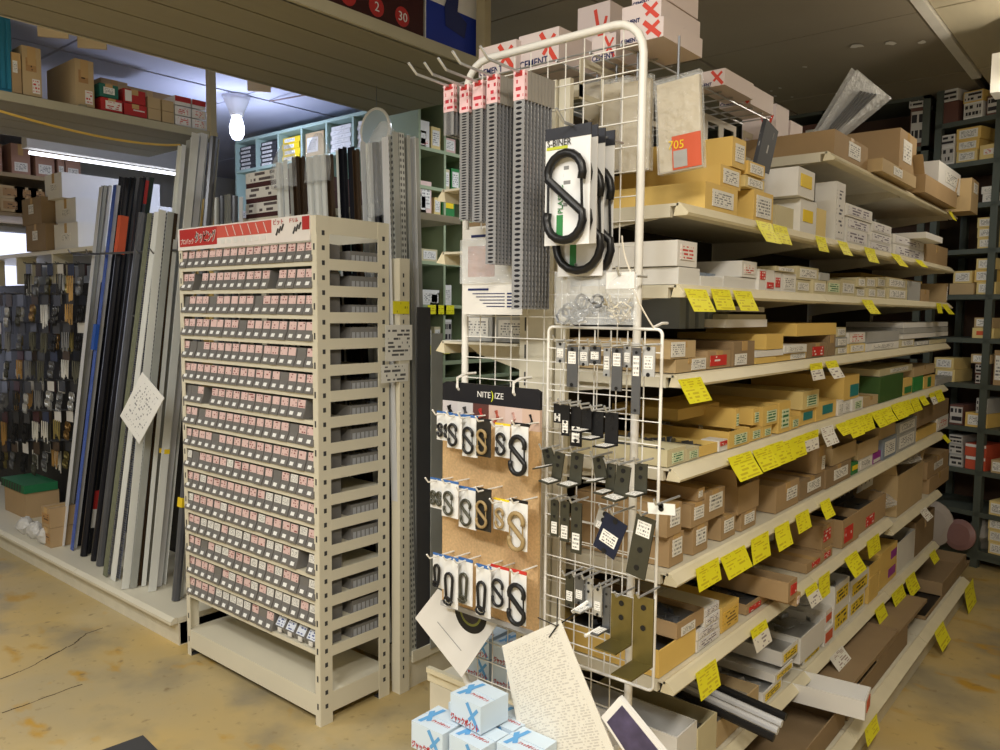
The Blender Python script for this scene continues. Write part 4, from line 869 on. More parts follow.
# ---- sixth shelf: kraft cartons
for k, (a, b, t_, bb) in enumerate(((86, 128, 608, 700), (156, 198, 580, 672), (238, 280, 555, 645), (298, 340, 540, 612))): put(5, cB, a, t_, bb, b, KRAFT, f'kraft carton with white label, bottom row {("nearest", "second", "third", "fourth")[k]}', lab=(.2, .85, .3, .85, LBLB), d=.3)
for k, (a, b, t_, bb) in enumerate(((80, 122, 520, 606), (150, 191, 515, 580), (192, 250, 480, 560))): put(5, cB, a, t_, bb, b, KRAFT, f'kraft carton with white label, middle row {("nearest", "second", "third")[k]}', lab=(.2, .85, .3, .85, LBLB), d=.26)
put(5, cB, 170, 425, 516, 228, KRAFT, 'big kraft carton with label on top of stack', lab=(.1, .65, .3, .8, LBLB), d=.34)
put(5, cB, 285, 452, 540, 350, KRAFT, 'kraft carton with raised flaps', kind='tray', flaps=1, d=.28)
put(5, cB, 400, 462, 556, 465, KRAFT, 'large kraft carton standing on the shelf', lab=(.45, .9, .3, .75, LBLB), d=.34)
put(5, cB, 470, 447, 520, 538, KRAFT2, 'brown carton with label', lab=E2, d=.3); put(5, cB, 541, 415, 485, 618, KRAFT2, 'brown carton with long label', lab=E2, d=.3)
put(5, cB, 520, 345, 446, 564, KRAFT, 'huge kraft carton with torn flap lying on others', lab=(.6, .95, .1, .6, LBL), d=.34)
put(5, cB, 567, 318, 412, 634, KRAFT3, 'kraft carton with rounded lid', kind='tray', flaps=1, d=.25)
put(5, cB, 622, 395, 440, 640, GREENP, 'small green yellow pack', d=.1, lab=(.1, .9, .4, .8, YSTK)); put(5, cB, 642, 382, 430, 682, WCARD, 'open white tray', kind='tray', lab=E1, d=.2, inside=DSTEEL); put(5, cB, 684, 365, 412, 708, PURPLE, 'purple and white pack', d=.1, lab=(.1, .9, .1, .4, WCARD))
put(5, cB, 643, 335, 378, 700, KRAFT3, 'kraft tray with blue tubes', kind='tray', d=.24, inside=mat('blue_bits', (70, 90, 130), .5, var=.5, scale=30)); put(5, cB, 711, 325, 385, 752, GREYB, 'blue grey box', lab=E1, d=.24)
put(5, cB, 705, 288, 325, 750, KRAFT3, 'kraft tray with navy bags', kind='tray', d=.24, inside=NAVY); put(5, cB, 755, 312, 355, 810, GREYC, 'grey printed carton', lab=E1, d=.24); put(5, cB, 757, 275, 310, 812, GREYC, 'grey carton with tools', lab=E1, d=.24, kind='tray', inside=DSTEEL)
put(5, cB, 813, 300, 338, 870, YELLOW, 'yellow carton at shelf edge', d=.16); put(5, cB, 848, 272, 300, 905, WCARD, 'crumpled white blue carton', lab=(.1, .9, .2, .8, LBLR), d=.2); put(5, cB, 815, 235, 280, 905, KRAFT2, 'brown carton at the far end', d=.3)
# ---- seventh shelf
put(6, cC, 48, 450, 530, 160, YELLOW, 'open yellow tray', kind='tray', d=.34, inside=DSTEEL, fill=.4)
put(6, cC, 108, 365, 450, 184, KRAFT, 'open kraft tray with white label', kind='tray', lab=(.15, .65, .05, .6, LBL), d=.34, inside=DSTEEL, fill=.8)
for j in range(5): put(6, cC, 167, 445 - 27 * j, 472 - 27 * j, 232, WCARD, f'flat grey white carton, {nth(j)} layer of the stack', lab=WP2, d=.3)
put(6, cC, 240, 320, 412, 289, YELLOW, 'tall yellow carton, printed end', lab=(.05, .95, .1, .8, printed('yellow_print', (222, 184, 84), (120, 90, 40), rows=5, cols=4, fill=.5)), d=.34)
put(6, cC, 312, 338, 390, 376, KRAFT, 'kraft tray with dark hardware, red label', kind='tray', lab=(.1, .6, .1, .6, REDL), d=.34, inside=DSTEEL, fill=.9)
put(6, cC, 424, 305, 356, 466, KRAFT, 'kraft carton with red label, lower', lab=(.1, .9, .2, .8, LBLR), d=.3, xo=-.075)
put(6, cC, 436, 245, 305, 490, KRAFT, 'long kraft tray with red label', kind='tray', lab=(.25, .9, .3, .8, REDL), d=.38, inside=DSTEEL, fill=.4, xo=-.075)
put(6, cC, 490, 190, 255, 534, KRAFT, 'kraft carton with red label', lab=(.3, .8, .3, .8, REDL), d=.3); put(6, cC, 538, 150, 190, 565, KRAFT, 'small kraft box, red label', lab=RS, d=.2)
put(6, cC, 405, 178, 225, 455, KRAFT, 'kraft box with red print behind tray', lab=RS, d=.14, xo=.16, lift=.14); put(6, cC, 355, 125, 190, 450, KRAFT2, 'brown carton deep on the shelf', lab=(.6, .9, .1, .5, REDL), d=.14, xo=.19, lift=.16)
put(6, cC, 536, 80, 150, 570, KRAFT, 'kraft carton standing, red label', lab=(.1, .7, .3, .8, REDL), d=.3); put(6, cC, 460, 95, 165, 500, KRAFT2, 'open brown carton with flap', kind='tray', flaps=1, d=.2, xo=.1, lift=.12)
put(6, cC, 596, 62, 132, 641, KRAFT, 'kraft tray of black hardware, red label', kind='tray', lab=(.1, .6, .15, .7, REDL), d=.34, inside=BLACKM, fill=.95); put(6, cC, 644, 30, 95, 720, KRAFT, 'kraft tray with black and white plates', kind='tray', lab=(.25, .55, .1, .5, REDL), d=.34, inside=DSTEEL, fill=.8)
put(9, cB, 850, 440, 505, 905, KRAFT, 'kraft carton low on the end bay', d=.3); put(9, cB, 760, 395, 470, 832, KRAFT3, 'pale kraft open carton under the sixth shelf', kind='tray', d=.3, flaps=1); put(9, cB, 845, 390, 440, 905, KRAFT, 'kraft carton upper on the end bay', lab=(.3, .7, .3, .7, LBL), d=.3)
# ---- eighth shelf: white trays
put(7, cC, 362, 570, 630, 416, WCARD, 'white tray of bagged bits, nearest, yellow label', kind='tray', lab=EY, d=.34, inside=STEEL, fill=.8)
put(7, cC, 397, 515, 555, 446, WCARD, 'white tray, yellow label, lower', kind='tray', lab=EY, d=.3); put(7, cC, 417, 450, 512, 462, WCARD, 'white tray of bagged bits, upper, yellow label', kind='tray', lab=EY, d=.34, inside=STEEL, fill=.8)
put(7, cC, 478, 470, 540, 526, WCARD, 'white carton with yellow label', lab=EY, d=.3); put(7, cC, 472, 408, 470, 540, WCARD, 'white tray with clear bags', kind='tray', d=.3, inside=STEEL, fill=.9)
put(7, cC, 540, 390, 455, 566, WCARD, 'white carton with orange label', lab=(.1, .9, .2, .8, ORANGE), d=.3); put(7, cC, 568, 325, 395, 612, WCARD, 'white carton with square yellow label', lab=EY, d=.3); put(7, cC, 615, 300, 350, 660, WCARD, 'white carton, yellow label low', lab=EY, d=.3)
put(7, cC, 545, 330, 388, 567, WCARD, 'white pack with orange label', lab=(.1, .9, .3, .7, ORANGE), d=.2); put(7, cC, 568, 262, 325, 613, WCARD, 'white tray with yellow label', kind='tray', lab=EY, d=.3, inside=STEEL); put(7, cC, 616, 245, 300, 670, WCARD, 'white tray of dark plates, yellow label', kind='tray', lab=EY, d=.34, inside=DSTEEL, fill=.95)
put(7, cC, 673, 235, 290, 700, YELLOW, 'yellow carton, low', d=.3); put(7, cC, 703, 220, 265, 752, YELLOW, 'yellow carton with purple label', lab=(.5, .9, .3, .8, PURPLE), d=.3); put(7, cC, 675, 195, 235, 706, YELLOW, 'yellow tray of dark bits', kind='tray', d=.3, inside=DSTEEL); put(7, cC, 708, 160, 218, 754, YELLOW, 'yellow carton upper, purple label', lab=(.6, .95, .3, .7, PURPLE), d=.3)
put(7, cC, 757, 130, 185, 806, WCARD, 'white tray beyond the yellow cartons', kind='tray', d=.3, inside=DSTEEL); put(7, cC, 808, 70, 165, 862, KRAFT2, 'tall brown carton at the far end', d=.34)
# ---- bottom shelf: big brown trays
put(8, cC, 430, 640, 760, 600, KRAFT2, 'wide brown carton lid nearest', kind='tray', d=.46, inside=None, lift=0)
put(8, cC, 612, 560, 640, 776, KRAFT2, 'wide brown tray with flat bags', kind='tray', d=.46, inside=STEEL, fill=.3)
put(8, cC, 700, 430, 500, 835, KRAFT2, 'wide brown carton with folded flap', d=.46, tape=False); put(8, cC, 838, 345, 420, 885, KRAFT2, 'brown carton with black film bag on it', kind='tray', d=.46, inside=BLACK, fill=.9)
put(8, cC, 890, 280, 350, 962, KRAFT2, 'stacked brown carton, lower', d=.46); put(8, cC, 890, 200, 280, 955, KRAFT2, 'stacked brown carton with open top, upper', kind='tray', d=.44)
p = sz(864, 732, .19)
tray('open_carton', 'white open carton with orange label lying across the bottom trays', 'carton', (p.x, p.y, .226), .115, .26, .06, WCARD, H90 + .12, (.25, .8, .2, .8, ORANGE))
put(8, cC, 620, 380, 428, 760, KRAFT2, 'flat brown carton lid, opened', kind='tray', d=.4, flaps=0)
put(8, cC, 180, 690, 760, 425, KRAFT2, 'brown carton lid lowest by the near end', kind='tray', d=.46, lift=0)
put(7, cC, 108, 700, 790, 166, WCARD, 'film wrapped grey tray', kind='tray', d=.34, inside=STEEL, fill=.6); put(7, cC, 170, 675, 740, 225, CREAMB, 'cream open carton of steel bits', kind='tray', d=.34, inside=DSTEEL, fill=.8); put(7, cC, 228, 655, 690, 345, KRAFT3, 'low kraft tray under the pipes', kind='tray', d=.34, inside=STEEL, fill=.7)
for k in range(4):
    a = sz(672 + 4 * k, 690 - 6 * k, .40 + .004 * k); c = sz(774 + 4 * k, 738 - 7 * k, .365 + .004 * k)
    tag(MB().tube([a, c], .011, 8).build('metal_pipe', (BLACKM, SILV, SILV, BLACKM)[k]), ('lowest black', 'lower silver', 'upper silver', 'upper black')[k] + ' pipe lying across the near trays of the eighth shelf', 'pipe')
# loose flaps of brown board
for k, (px, py, w, l, a) in enumerate(((560, 560, .3, .25, .5), (690, 400, .3, .28, .3), (800, 330, .28, .2, .35))):
    q = sx(*cC(px, py), -.92)
    tag(MB().box(-l / 2, l / 2, -w / 2, w / 2, 0, .004, 0, Matrix.Rotation(-a * .4, 4, 'Y')).build('board_flap', KRAFT, None, (-.93, q.y, q.z), .2), f'loose brown board flap lying over the bottom cartons, {nth(k)} from the near end', 'board')
# ---- top shelf
p0 = sx(*cA(570, 150), -.85)
put(0, cA, 572, 112, 190, 672, KRAFT, 'long kraft carton with white label, overhanging', lab=(.4, .75, .25, .85, LBL), d=.34)
put(0, cA, 680, 178, 232, 815, KRAFT3, 'pale flat kraft carton with label', lab=(.3, .55, .2, .85, LBL), d=.34, xo=-.05); put(0, cA, 765, 108, 175, 815, KRAFT, 'kraft carton resting askew on flat one', lab=(.2, .7, .3, .8, LBL), d=.34, xo=-.02)
put(0, cA, 818, 232, 300, 935, KRAFT, 'open kraft carton with hanging flap', kind='tray', d=.34, xo=-.06, flaps=1); put(0, cA, 880, 205, 232, 945, WCARD, 'flat white carton on the open one', lab=E2, d=.3, xo=-.05); put(0, cA, 948, 235, 345, 998, KRAFT3, 'upright pale kraft carton with label', lab=(.3, .8, .6, .9, LBL), d=.2, xo=-.10)
# clear bag of rods on the top shelf
q = sx(*cA(600, 120), -1.0); q2 = sx(*cA(690, 50), -1.0)
t = thing('rod_bag', 'clear plastic bag of thin rods poking up off the top shelf', 'bag', (-1.0, q.y, 1.985 + .155))
for k in range(5): MB().tube([(-.10, -.02 + .012 * k, .004), (.03 + .008 * k, .10 + .02 * k, .22)], .006, 5).build('rod', DSTEEL, t)
b = MB(); b.face([(-.12, -.05, .0), (-.08, .08, .0), (.10, .28, .22), (.02, .06, .30)]); b.face([(-.13, -.05, .01), (-.09, .08, .01), (.08, .28, .24), (.0, .06, .31)]); b.build('film', FILM2, t)
# leaning printed metal pack
t = thing('metal_strip_pack', 'dark printed metal strip pack leaning beside the yellow cartons', 'pack', (-.88, sx(*cA(330, 240), -.88).y + .02, 1.7185 + .148))
MB().box(-.02, .02, 0, .012, 0, .17, 0, Matrix.Rotation(.5, 4, 'X') @ Matrix.Rotation(-.5, 4, 'X')).build('body', mat('dark_print_pack', (70, 72, 76), .4), t) if False else MB().face([(0, 0, 0), (0, .10, 0), (0, .16, .13), (0, .07, .15)]).face([(-.012, .07, .15), (-.012, .16, .13), (-.012, .10, 0), (-.012, 0, 0)]).face([(0, .07, .15), (0, .16, .13), (-.012, .16, .13), (-.012, .07, .15)]).face([(0, 0, 0), (0, .07, .15), (-.012, .07, .15), (-.012, 0, 0)]).build('body', printed('dark_pack_print', (62, 64, 70), (170, 170, 170), rows=3, cols=6, fill=.35), t)
# metal post base standing in the long kraft tray
q = sx(*cC(365, 240), -.90)
b = MB().box(-.04, .04, -.04, .04, 0, .003).box(-.04, -.037, -.04, .04, 0, .10).box(.037, .04, -.04, .04, 0, .10)
tag(b.build('post_bracket', STEEL, None, (-.93, q.y, LEV[6][0] + .155)), 'folded zinc post bracket standing in the long kraft tray', 'bracket')
for k, (px, py, m) in enumerate(((600, 20, BLACKM), (660, 18, WPL))):
    q = sx(*cC(px, py), -.95); b = MB().face([(0, -.12, 0), (0, .12, 0), (0, .12, .05), (0, -.02, .14)]).face([(-.004, -.02, .14), (-.004, .12, .05), (-.004, .12, 0), (-.004, -.12, 0)])
    for h in range(3): b.tube([(.0005, -.06 + .06 * h, .03), (.0012, -.06 + .06 * h, .03)], .007, 8, 1)
    tag(b.build('punched_plate', [m, GREYC if m is BLACKM else DGREY], None, (-.95, q.y, LEV[6][0] + .10)), ('black' if k == 0 else 'white') + ' punched plate standing in a kraft tray, seventh shelf', 'plate')
# clear bags at the shelf ends
for k, (cr, px, py, s, lv) in enumerate(((cB, 700, 500, .12, 6), (cB, 760, 510, .14, 9), (cC, 515, 350, .09, 7), (cC, 500, 410, .08, 7), (cC, 770, 300, .10, 8))):
    q = sx(*cr(px, py), -.92); zz = [p[3] for p in PLACED[lv] if p[0] - .02 < q.y < p[1] + .02]
    blob('film_bag', f'crinkled clear film bag resting on cartons, {nth(k)} of the bags on the gondola', 'bag', (-.95, q.y, max(zz + [LEV[lv][0]]) + .003), s * .8, s * 1.1, s * .6, FILM2, 12)

# ---- yellow price tags clipped on the rails
TG = {0: [(cA, 905, 370, 12, 30)], 1: [(cA, 340, 375, 50, 65), (cA, 390, 390, 45, 55), (cA, 518, 375, 32, 45), (cA, 583, 393, 30, 42), (cA, 660, 448, 33, 45), (cA, 738, 470, 28, 38), (cA, 808, 490, 22, 22)],
 2: [(cA, 130, 570, 70, 68), (cA, 208, 580, 60, 62), (cA, 273, 583, 58, 60), (cA, 652, 605, 33, 42), (cA, 872, 617, 15, 30), (cA, 888, 617, 18, 30)],
 3: [(cB, 112, 133, 72, 72), (cB, 500, 93, 38, 48, 'w'), (cB, 545, 83, 35, 50, 'w')],
 4: [(cB, 258, 360, 72, 68), (cB, 331, 340, 55, 62), (cB, 370, 322, 54, 64), (cB, 408, 313, 40, 60), (cB, 446, 303, 38, 60), (cB, 482, 290, 46, 55, 'w'), (cB, 532, 278, 38, 50, 'p'), (cB, 575, 268, 30, 32), (cB, 605, 252, 38, 48), (cB, 630, 247, 30, 45), (cB, 650, 240, 34, 46), (cB, 680, 228, 34, 44), (cB, 708, 222, 30, 40), (cB, 738, 208, 32, 42), (cB, 768, 200, 26, 40), (cB, 795, 192, 24, 38), (cB, 820, 198, 18, 25), (cB, 850, 178, 15, 32, 'w'), (cB, 866, 172, 22, 32)],
 5: [(cB, 165, 680, 70, 68), (cB, 237, 640, 75, 68), (cB, 328, 585, 54, 70), (cB, 397, 553, 44, 64), (cB, 458, 527, 40, 53), (cB, 530, 500, 29, 45), (cB, 888, 318, 10, 18)],
 6: [(cC, 165, 465, 62, 85), (cC, 325, 370, 48, 68, 'w'), (cC, 485, 262, 34, 52, 'w'), (cC, 527, 212, 33, 62), (cC, 602, 150, 37, 54), (cC, 668, 105, 36, 50), ],
 9: [(cC, 824, 10, 18, 28, 'p')],
 7: [(cC, 560, 415, 38, 38, 'p'), (cC, 695, 238, 26, 40), (cC, 742, 235, 33, 48), (cC, 782, 198, 27, 46), (cC, 855, 95, 16, 28)],
 8: [(cC, 660, 700, 35, 42), (cC, 865, 410, 25, 50), (cC, 955, 270, 24, 60)]}
TAGP2 = printed('white_slip_print', (236, 232, 220), (150, 140, 140), rows=4, cols=4, fill=.45)
for lv, L in TG.items():
    for k, s in enumerate(L):
        cr, x, y, w, h = s[:5]; typ = s[5] if len(s) > 5 else 'y'
        xf = -.812 if lv != 8 else -.660
        a = sx(*cr(x, y), xf); c = sx(*cr(x + w, y), xf); bt_ = sx(*cr(x, y + h), xf); ww = (c.y - a.y) * .93; hh = a.z - bt_.z
        til = random.uniform(.006, .034); lean = random.uniform(-.10, .22) * ww; zt_ = LEV[lv][0] - .004 - random.uniform(0, .006)
        b = MB(); zs_ = (0, -.4 * hh, -hh); xs = (0, til * .3, til)
        for i in range(2):
            P = [(xs[i + 1], lean * (i + 1) / 2, zs_[i + 1]), (xs[i + 1], ww + lean * (i + 1) / 2, zs_[i + 1]), (xs[i], ww + lean * i / 2, zs_[i]), (xs[i], lean * i / 2, zs_[i])]
            mi = 1 if (typ == 'w' and i == 1) else 0
            b.face(P, mi); b.face([(p[0] - .0008, p[1], p[2]) for p in reversed(P)], mi)
        m0 = TAGW if typ == 'p' else TAGP
        nmm = {'y': 'yellow paper price tag', 'w': 'yellow and white price tag', 'p': 'white paper price tag'}[typ]
        tag(b.build('price_tag', [m0, TAGP2], None, (xf, a.y, zt_)), f'{nmm}, {nth(k)} from the near end along the {LNAME[lv]} gondola shelf', 'price tag')
for k, (x, y) in enumerate(((600, 525), (745, 460), (758, 368))):
    q = sx(*cC(x, y), -.78); tag(MB().box(-.03, .03, -.035, .035, 0, .0015).build('loose_tag', [TAGP, TAGP, TAGW][k] if k < 2 else mat('pale_blue_slip', (150, 180, 210), .5), None, (-.80, q.y, q.z), .4), ('yellow paper tag lying on the wide brown tray', 'yellow paper tag lying on the folded flap carton', 'pale blue slip lying on a bottom brown carton')[k], 'price tag')
# ================================================================== BACK RACKS
DG = mat('dark_grey_green_steel', (86, 92, 84), .5, .2, var=.08)
def rack(name, label, P, n, w, zs, posts_, dep, lead):
    rz = math.atan2(n.x, -n.y); t = thing(name, label, 'shelving', P, rz)
    for z in zs: MB().box(0, w, 0, dep, z - .028, z).build('shelf', DG, t)
    for x in posts_:
        MB().box(x - .02, x + .02, 0, .035, 0, zs[0]).build('post', DG, t); MB().box(x - .02, x + .02, dep - .03, dep, 0, zs[0]).build('post', DG, t)
    MB().box(0, w, dep, dep + .01, 0, zs[0]).build('back_sheet', mat('rust_brown_back', (74, 54, 42), .8), t)
    return t
nR = Vector((-math.sin(.30), -math.cos(.30), 0)); PR = Vector((-1.10, 5.36, 0))
zR = [spl(937, y, PR, nR).z for y in (80, 125, 166, 207, 251, 295, 337, 381, 423, 464, 504, 541)] + [.08]
uR = Vector((nR.y * -1, nR.x, 0))
rack('steel_rack', 'dark grey steel rack of small cartons past the gondola end', PR, nR, 2.2, zR, (0.02, .36, 1.2, 2.18), .38, 0)
PL = Vector((-3.0, 5.40, 0)); nL = Vector((0, -1, 0)); zL = [sy(800, y, 5.40).z for y in (113, 160, 205, 250, 300, 350, 400, 450, 500)] + [.08]
rack('steel_rack', 'dark steel rack behind the gondola with open upper bays', PL, nL, 1.86, zL, (.02, .62, 1.24, 1.84), .4, 0)
def rb(px0, py0, px1, py1, m, words, lab=E1, d=.2, shelf=None, P=PR, n=nR, k=[0]):
    z_all = zR if P is PR else zL; a = spl(px0, py1, P, n); c = spl(px1, py1, P, n); tp = spl(px0, py0, P, n); u = (c - a); w = Vector((u.x, u.y, 0)).length
    z0 = min([z for z in z_all] + [STK.get('z', 99)], key=lambda z: abs(z - a.z)); h = max(.03, tp.z - a.z)
    rz = math.atan2(n.x, -n.y); loc = Vector((a.x, a.y, z0 + .0015)) - n * .012
    STK['z'] = z0 + h + .0015; k[0] += 1
    return carton('carton', f'{words} on the dark rear rack, {nth(k[0] - 1)} counting down' if P is PR else f'{words} on the dark rear rack', 'carton', loc, w * .97, d, h, m, rz, lab, False)
STK = {}
BLKP = printed('black_print_white', (200, 196, 190), (40, 36, 40), rows=2, cols=5, fill=.6, mx_=.03)
EBK = (.05, .95, .1, .9, BLKP); PKB = mat('wine_brown_carton', (104, 70, 62), .7); ORB = mat('orange_carton', (196, 84, 58), .6)
for (x0, y0, x1, y1, m, wds, lb) in [
 (937, 103, 957, 124, PKB, 'wine brown carton', None), (937, 92, 957, 103, WCARD, 'white carton with black print, middle', EBK), (937, 80.5, 957, 91.5, WCARD, 'white carton with black print, topmost', EBK), (962, 108, 981, 124, WCARD, 'white carton under a yellow one', EBK), (962, 96, 982, 107, YELLOW, 'yellow topped carton', EBK), (985, 103, 1003, 122, PKB, 'wine carton with white print', EBK),
 (936, 147, 953, 165, WCARD, 'white carton lower, black print', EBK), (936, 136, 954, 147, WCARD, 'white carton upper, black print', EBK), (955, 154, 976, 165, YELLOW2, 'pale yellow carton lowest', E1), (955, 144, 978, 154, YELLOW, 'yellow carton middle', E1), (955, 132, 980, 144, YELLOW, 'yellow carton top', E1), (978, 149, 999, 163, YELLOW2, 'pinkish yellow carton', (.2, .8, .3, .7, LBLR)),
 (981, 198, 999, 206, WCARD, 'flat white carton lower', E1), (980, 190, 998, 197, WCARD, 'flat white carton upper', E1),
 (976, 240, 996, 250, YELLOW2, 'tan carton lowest of three', E1), (976, 230, 995, 240, YELLOW2, 'tan carton middle of three', E1), (976, 219, 995, 229, YELLOW2, 'tan carton top of three', E1),
 (948, 284, 973, 295, KRAFT3, 'wide plain kraft carton', None), (952, 271, 971, 283, YELLOW2, 'tan carton on plain kraft one', E1), (975, 283, 995, 295, YELLOW2, 'tan carton low beside kraft', E1), (973, 271, 992, 283, YELLOW, 'yellow tan carton middle', E1), (975, 259, 995, 270, YELLOW2, 'tan carton upper', E1),
 (971, 327, 993, 337, YELLOW2, 'orange tan carton lower', (.2, .8, .3, .7, ORANGE)), (973, 317, 992, 327, KRAFT3, 'tan carton with label upper', E1),
 (934, 368, 954, 380, YELLOW2, 'olive yellow carton lower', E1), (933, 356, 953, 367, YELLOW2, 'olive yellow carton upper', E1), (974, 370, 988, 380, PKB, 'black printed carton lower', EBK), (974, 359, 988, 369, PKB, 'black printed carton upper', EBK), (970, 349, 990, 358, KRAFT3, 'tan lid carton', E1), (992, 345, 1003, 380, KRAFT, 'tall kraft carton beyond the post', E1),
 (964, 408, 987, 422, YELLOW, 'yellow carton with label', E1), (975, 392, 987, 407, GREYC, 'grey carton', EBK), (948, 402, 962, 422, PKB, 'dark printed carton', EBK),
 (948, 450, 962, 462, GREYC, 'dark tiny print carton low', EBK), (948, 440, 962, 450, GREYC, 'dark tiny print carton mid', EBK), (948, 431, 962, 440, GREYC, 'dark tiny print carton top', EBK), (964, 451, 985, 464, ORB, 'orange carton lower', (.02, .98, .75, .98, WCARD)), (964, 438, 986, 450, ORB, 'orange carton with white lid', (.02, .98, .75, .98, WCARD)), (990, 452, 1003, 465, KRAFT3, 'tan carton past the post', E1),
 (988, 494, 1003, 508, YELLOW2, 'yellow carton low past the post', E1), (987, 540, 1003, 552, YELLOW2, 'tan carton lowest past the post', E1), (987, 527, 1003, 539, YELLOW2, 'tan carton middle past the post', E1), (987, 515, 1003, 526, YELLOW2, 'tan carton top past the post', E1)]:
    rb(x0, y0, x1, y1, m, wds, lb)
STK.clear()
for (x0, y0, x1, y1, m, wds, lb) in [(908, 121, 925, 160, PKB, 'wine printed carton in the open bay', EBK), (908, 110, 925, 120, WCARD, 'white printed carton in the open bay', EBK), (800, 124, 835, 158, PKB, 'low pinkish carton deep in the open bay', E1)]: rb(x0, y0, x1, y1, m, wds, lb, P=PL, n=nL)
# wrapped round plates and grey plastics on the lowest rear shelf
for k, (px, py, r, m) in enumerate(((936, 524, .14, mat('wrapped_plate', (170, 158, 146), .25, var=.15)), (966, 524, .09, mat('rose_plate', (140, 104, 100), .35)))):
    q = spl(px, py, PR, nR) + nR * .05; M = Matrix.Rotation(-.3, 4, 'Z') @ Matrix.Rotation(H90 - .15, 4, 'X')
    zz = min(zR, key=lambda z: abs(z - (q.z - r)))
    b = MB().lathe([(r * .4, .012), (r * .7, .01), (r, .0), (r, .01), (r * .7, .02), (r * .4, .022)], 24, 0, M)
    tag(b.build('round_plate', m, None, (q.x, q.y - .03, zz + r + .003)), ('large film wrapped round plate leaning on the rear rack', 'smaller rosy round plate beside the wrapped plate')[k], 'plate')
q = spl(980, 528, PR, nR); blob('plastic_bag', 'grey crumpled bag of fittings on the low rear shelf', 'bag', (q.x, q.y + .1, zR[-2] + .002), .08, .08, .2, mat('grey_fittings', (130, 126, 120), .5, var=.3, scale=30))
q = sx(975, 590, -.35)
# lamp on the ceiling at right
lt = thing('wall_lamp', 'white boxed lamp with a glowing bulb under the rear ceiling', 'lamp', (-.58, 4.15, 2.46))
MB().box(-.06, .16, 0, .14, .0, .17).box(-.02, .1, .04, .1, .17, CEIL - 2.464).build('housing', WHITE_W, lt)
MB().lathe([(.01, -.07), (.035, -.05), (.045, -.02), (.04, .01), (.02, .03)], 14, 0, Matrix.Translation((.07, -.04, .06))).build('bulb', emis('warm_bulb_glow', (255, 244, 220), 8), lt, smooth=True)
l2 = bpy.data.lights.new('lamp_light', 'POINT'); l2.energy = 9; l2.color = (1, .9, .74); l2.shadow_soft_size = .05
o2 = bpy.data.objects.new('lamp_light', l2); o2.location = (-.30, 3.9, 2.35); COL.objects.link(o2)

# ================================================================== MINT CUBBIES
MINT = mat('mint_paint', (158, 172, 140), .6, var=.05); MINTL = mat('pale_mint_paint', (172, 196, 184), .6, var=.05)
YM = 3.28; ztop = 2.70; xL = -5.3; xR_ = -3.70
mc = thing('pigeonhole_shelf', 'pale mint pigeonhole shelf reaching the ceiling behind the rods', 'shelving', (xL, YM, 0)); Wm = xR_ - xL
nc = 6; zrow = [ztop, sy(262, 166, YM).z, 1.98, 1.65, 1.3, .95, .6, .2]
for z in zrow: MB().box(0, Wm, 0, .3, z - .02, z).build('shelf', MINTL, mc)
for k in range(nc + 1): MB().box(Wm * k / nc - .009, Wm * k / nc + .009, .001, .3, 0, ztop - .021).build('divider', MINTL, mc)
MB().box(0, Wm, .301, .31, 0, ztop).build('back_sheet', mat('brown_hardboard', (110, 82, 66), .8), mc)
fillm = [GREYC, KRAFT2, WCARD, YELLOW, PKB, GREYB]
for k in range(nc):
    x = xL + Wm * k / nc + .02; w = Wm / nc - .05
    kinds = [('dark grey folders stack', 6, DGREY), ('dark grey folders stack', 6, DGREY), ('yellow and black packets', 4, YSTK), ('plain pinkish carton', 1, KRAFT3), ('white boxed packets', 6, WCARD), ('white boxed packets', 6, WCARD)]
    nm, n, m = kinds[k]
    for j in range(n):
        h = .155 / n if n > 1 else .16
        carton('packet', f'{nm[:-7] if nm.endswith("packets") else nm.replace("s stack", "")} flat pack, {nth(j)} up in the {nth(k)} pigeonhole from the bulb', 'packet', (x + .01 * (j % 2), YM + .02, zrow[1] + .0015 + j * (h + .002)), w * .9, .2, h, m, lab=(.1, .7, .2, .8, LBL), tape=False)
    for j in range(4): carton('packet', f'dim packet on the second mint row, {nth(j)} up in pigeonhole {nth(k)} from the bulb', 'packet', (x, YM + .02, 1.982 + j * .052), w * .95, .2, .05, (DGREY, GREYB, KRAFT2, WCARD)[(j + k) % 4], lab=(.1, .7, .2, .8, LBL), tape=False)
# the second mint unit round the corner, facing the aisle
XM = -3.38; m2 = thing('pigeonhole_shelf', 'mint green shelf unit round the corner, seen past the zinc rods', 'shelving', (XM - .3, 3.285, 0))
zr2 = [2.55, 2.22, 1.98, 1.74, 1.5, 1.26, 1.02, .7, .3]
zr2 = [sx(440, y, XM).z for y in (96, 150, 188, 215, 262, 305, 345, 362)] + [1.05, .75, .4, .1]
for z in zr2: MB().box(0, .3, 0, 1.6, z - .02, z).build('shelf', MINT, m2)
for y in (0, .215, .43, .86, 1.28, 1.58): MB().box(.001, .299, y, y + .018, 0, zr2[0] - .021).build('divider', MINT, m2)
MB().box(-.012, -.002, 0, 1.6, 0, zr2[0]).build('back_sheet', mat('green_back', (56, 62, 50), .8), m2)
def cub(px0, py0, px1, py1, m, words, lab=E1, nm='carton'):
    a = sx(px0, py1, XM - .01); c = sx(px1, py1, XM - .01); tp = sx(px0, py0, XM - .01); z0 = min(zr2, key=lambda z: abs(z - a.z))
    y0 = max(a.y, 3.305); carton(nm, f'{words} on the mint shelf round the corner', 'carton', (XM - .008, y0, z0 + .0015), max(.05, c.y - y0 - .008), .2, tp.z - a.z, m, H90, lab, False)
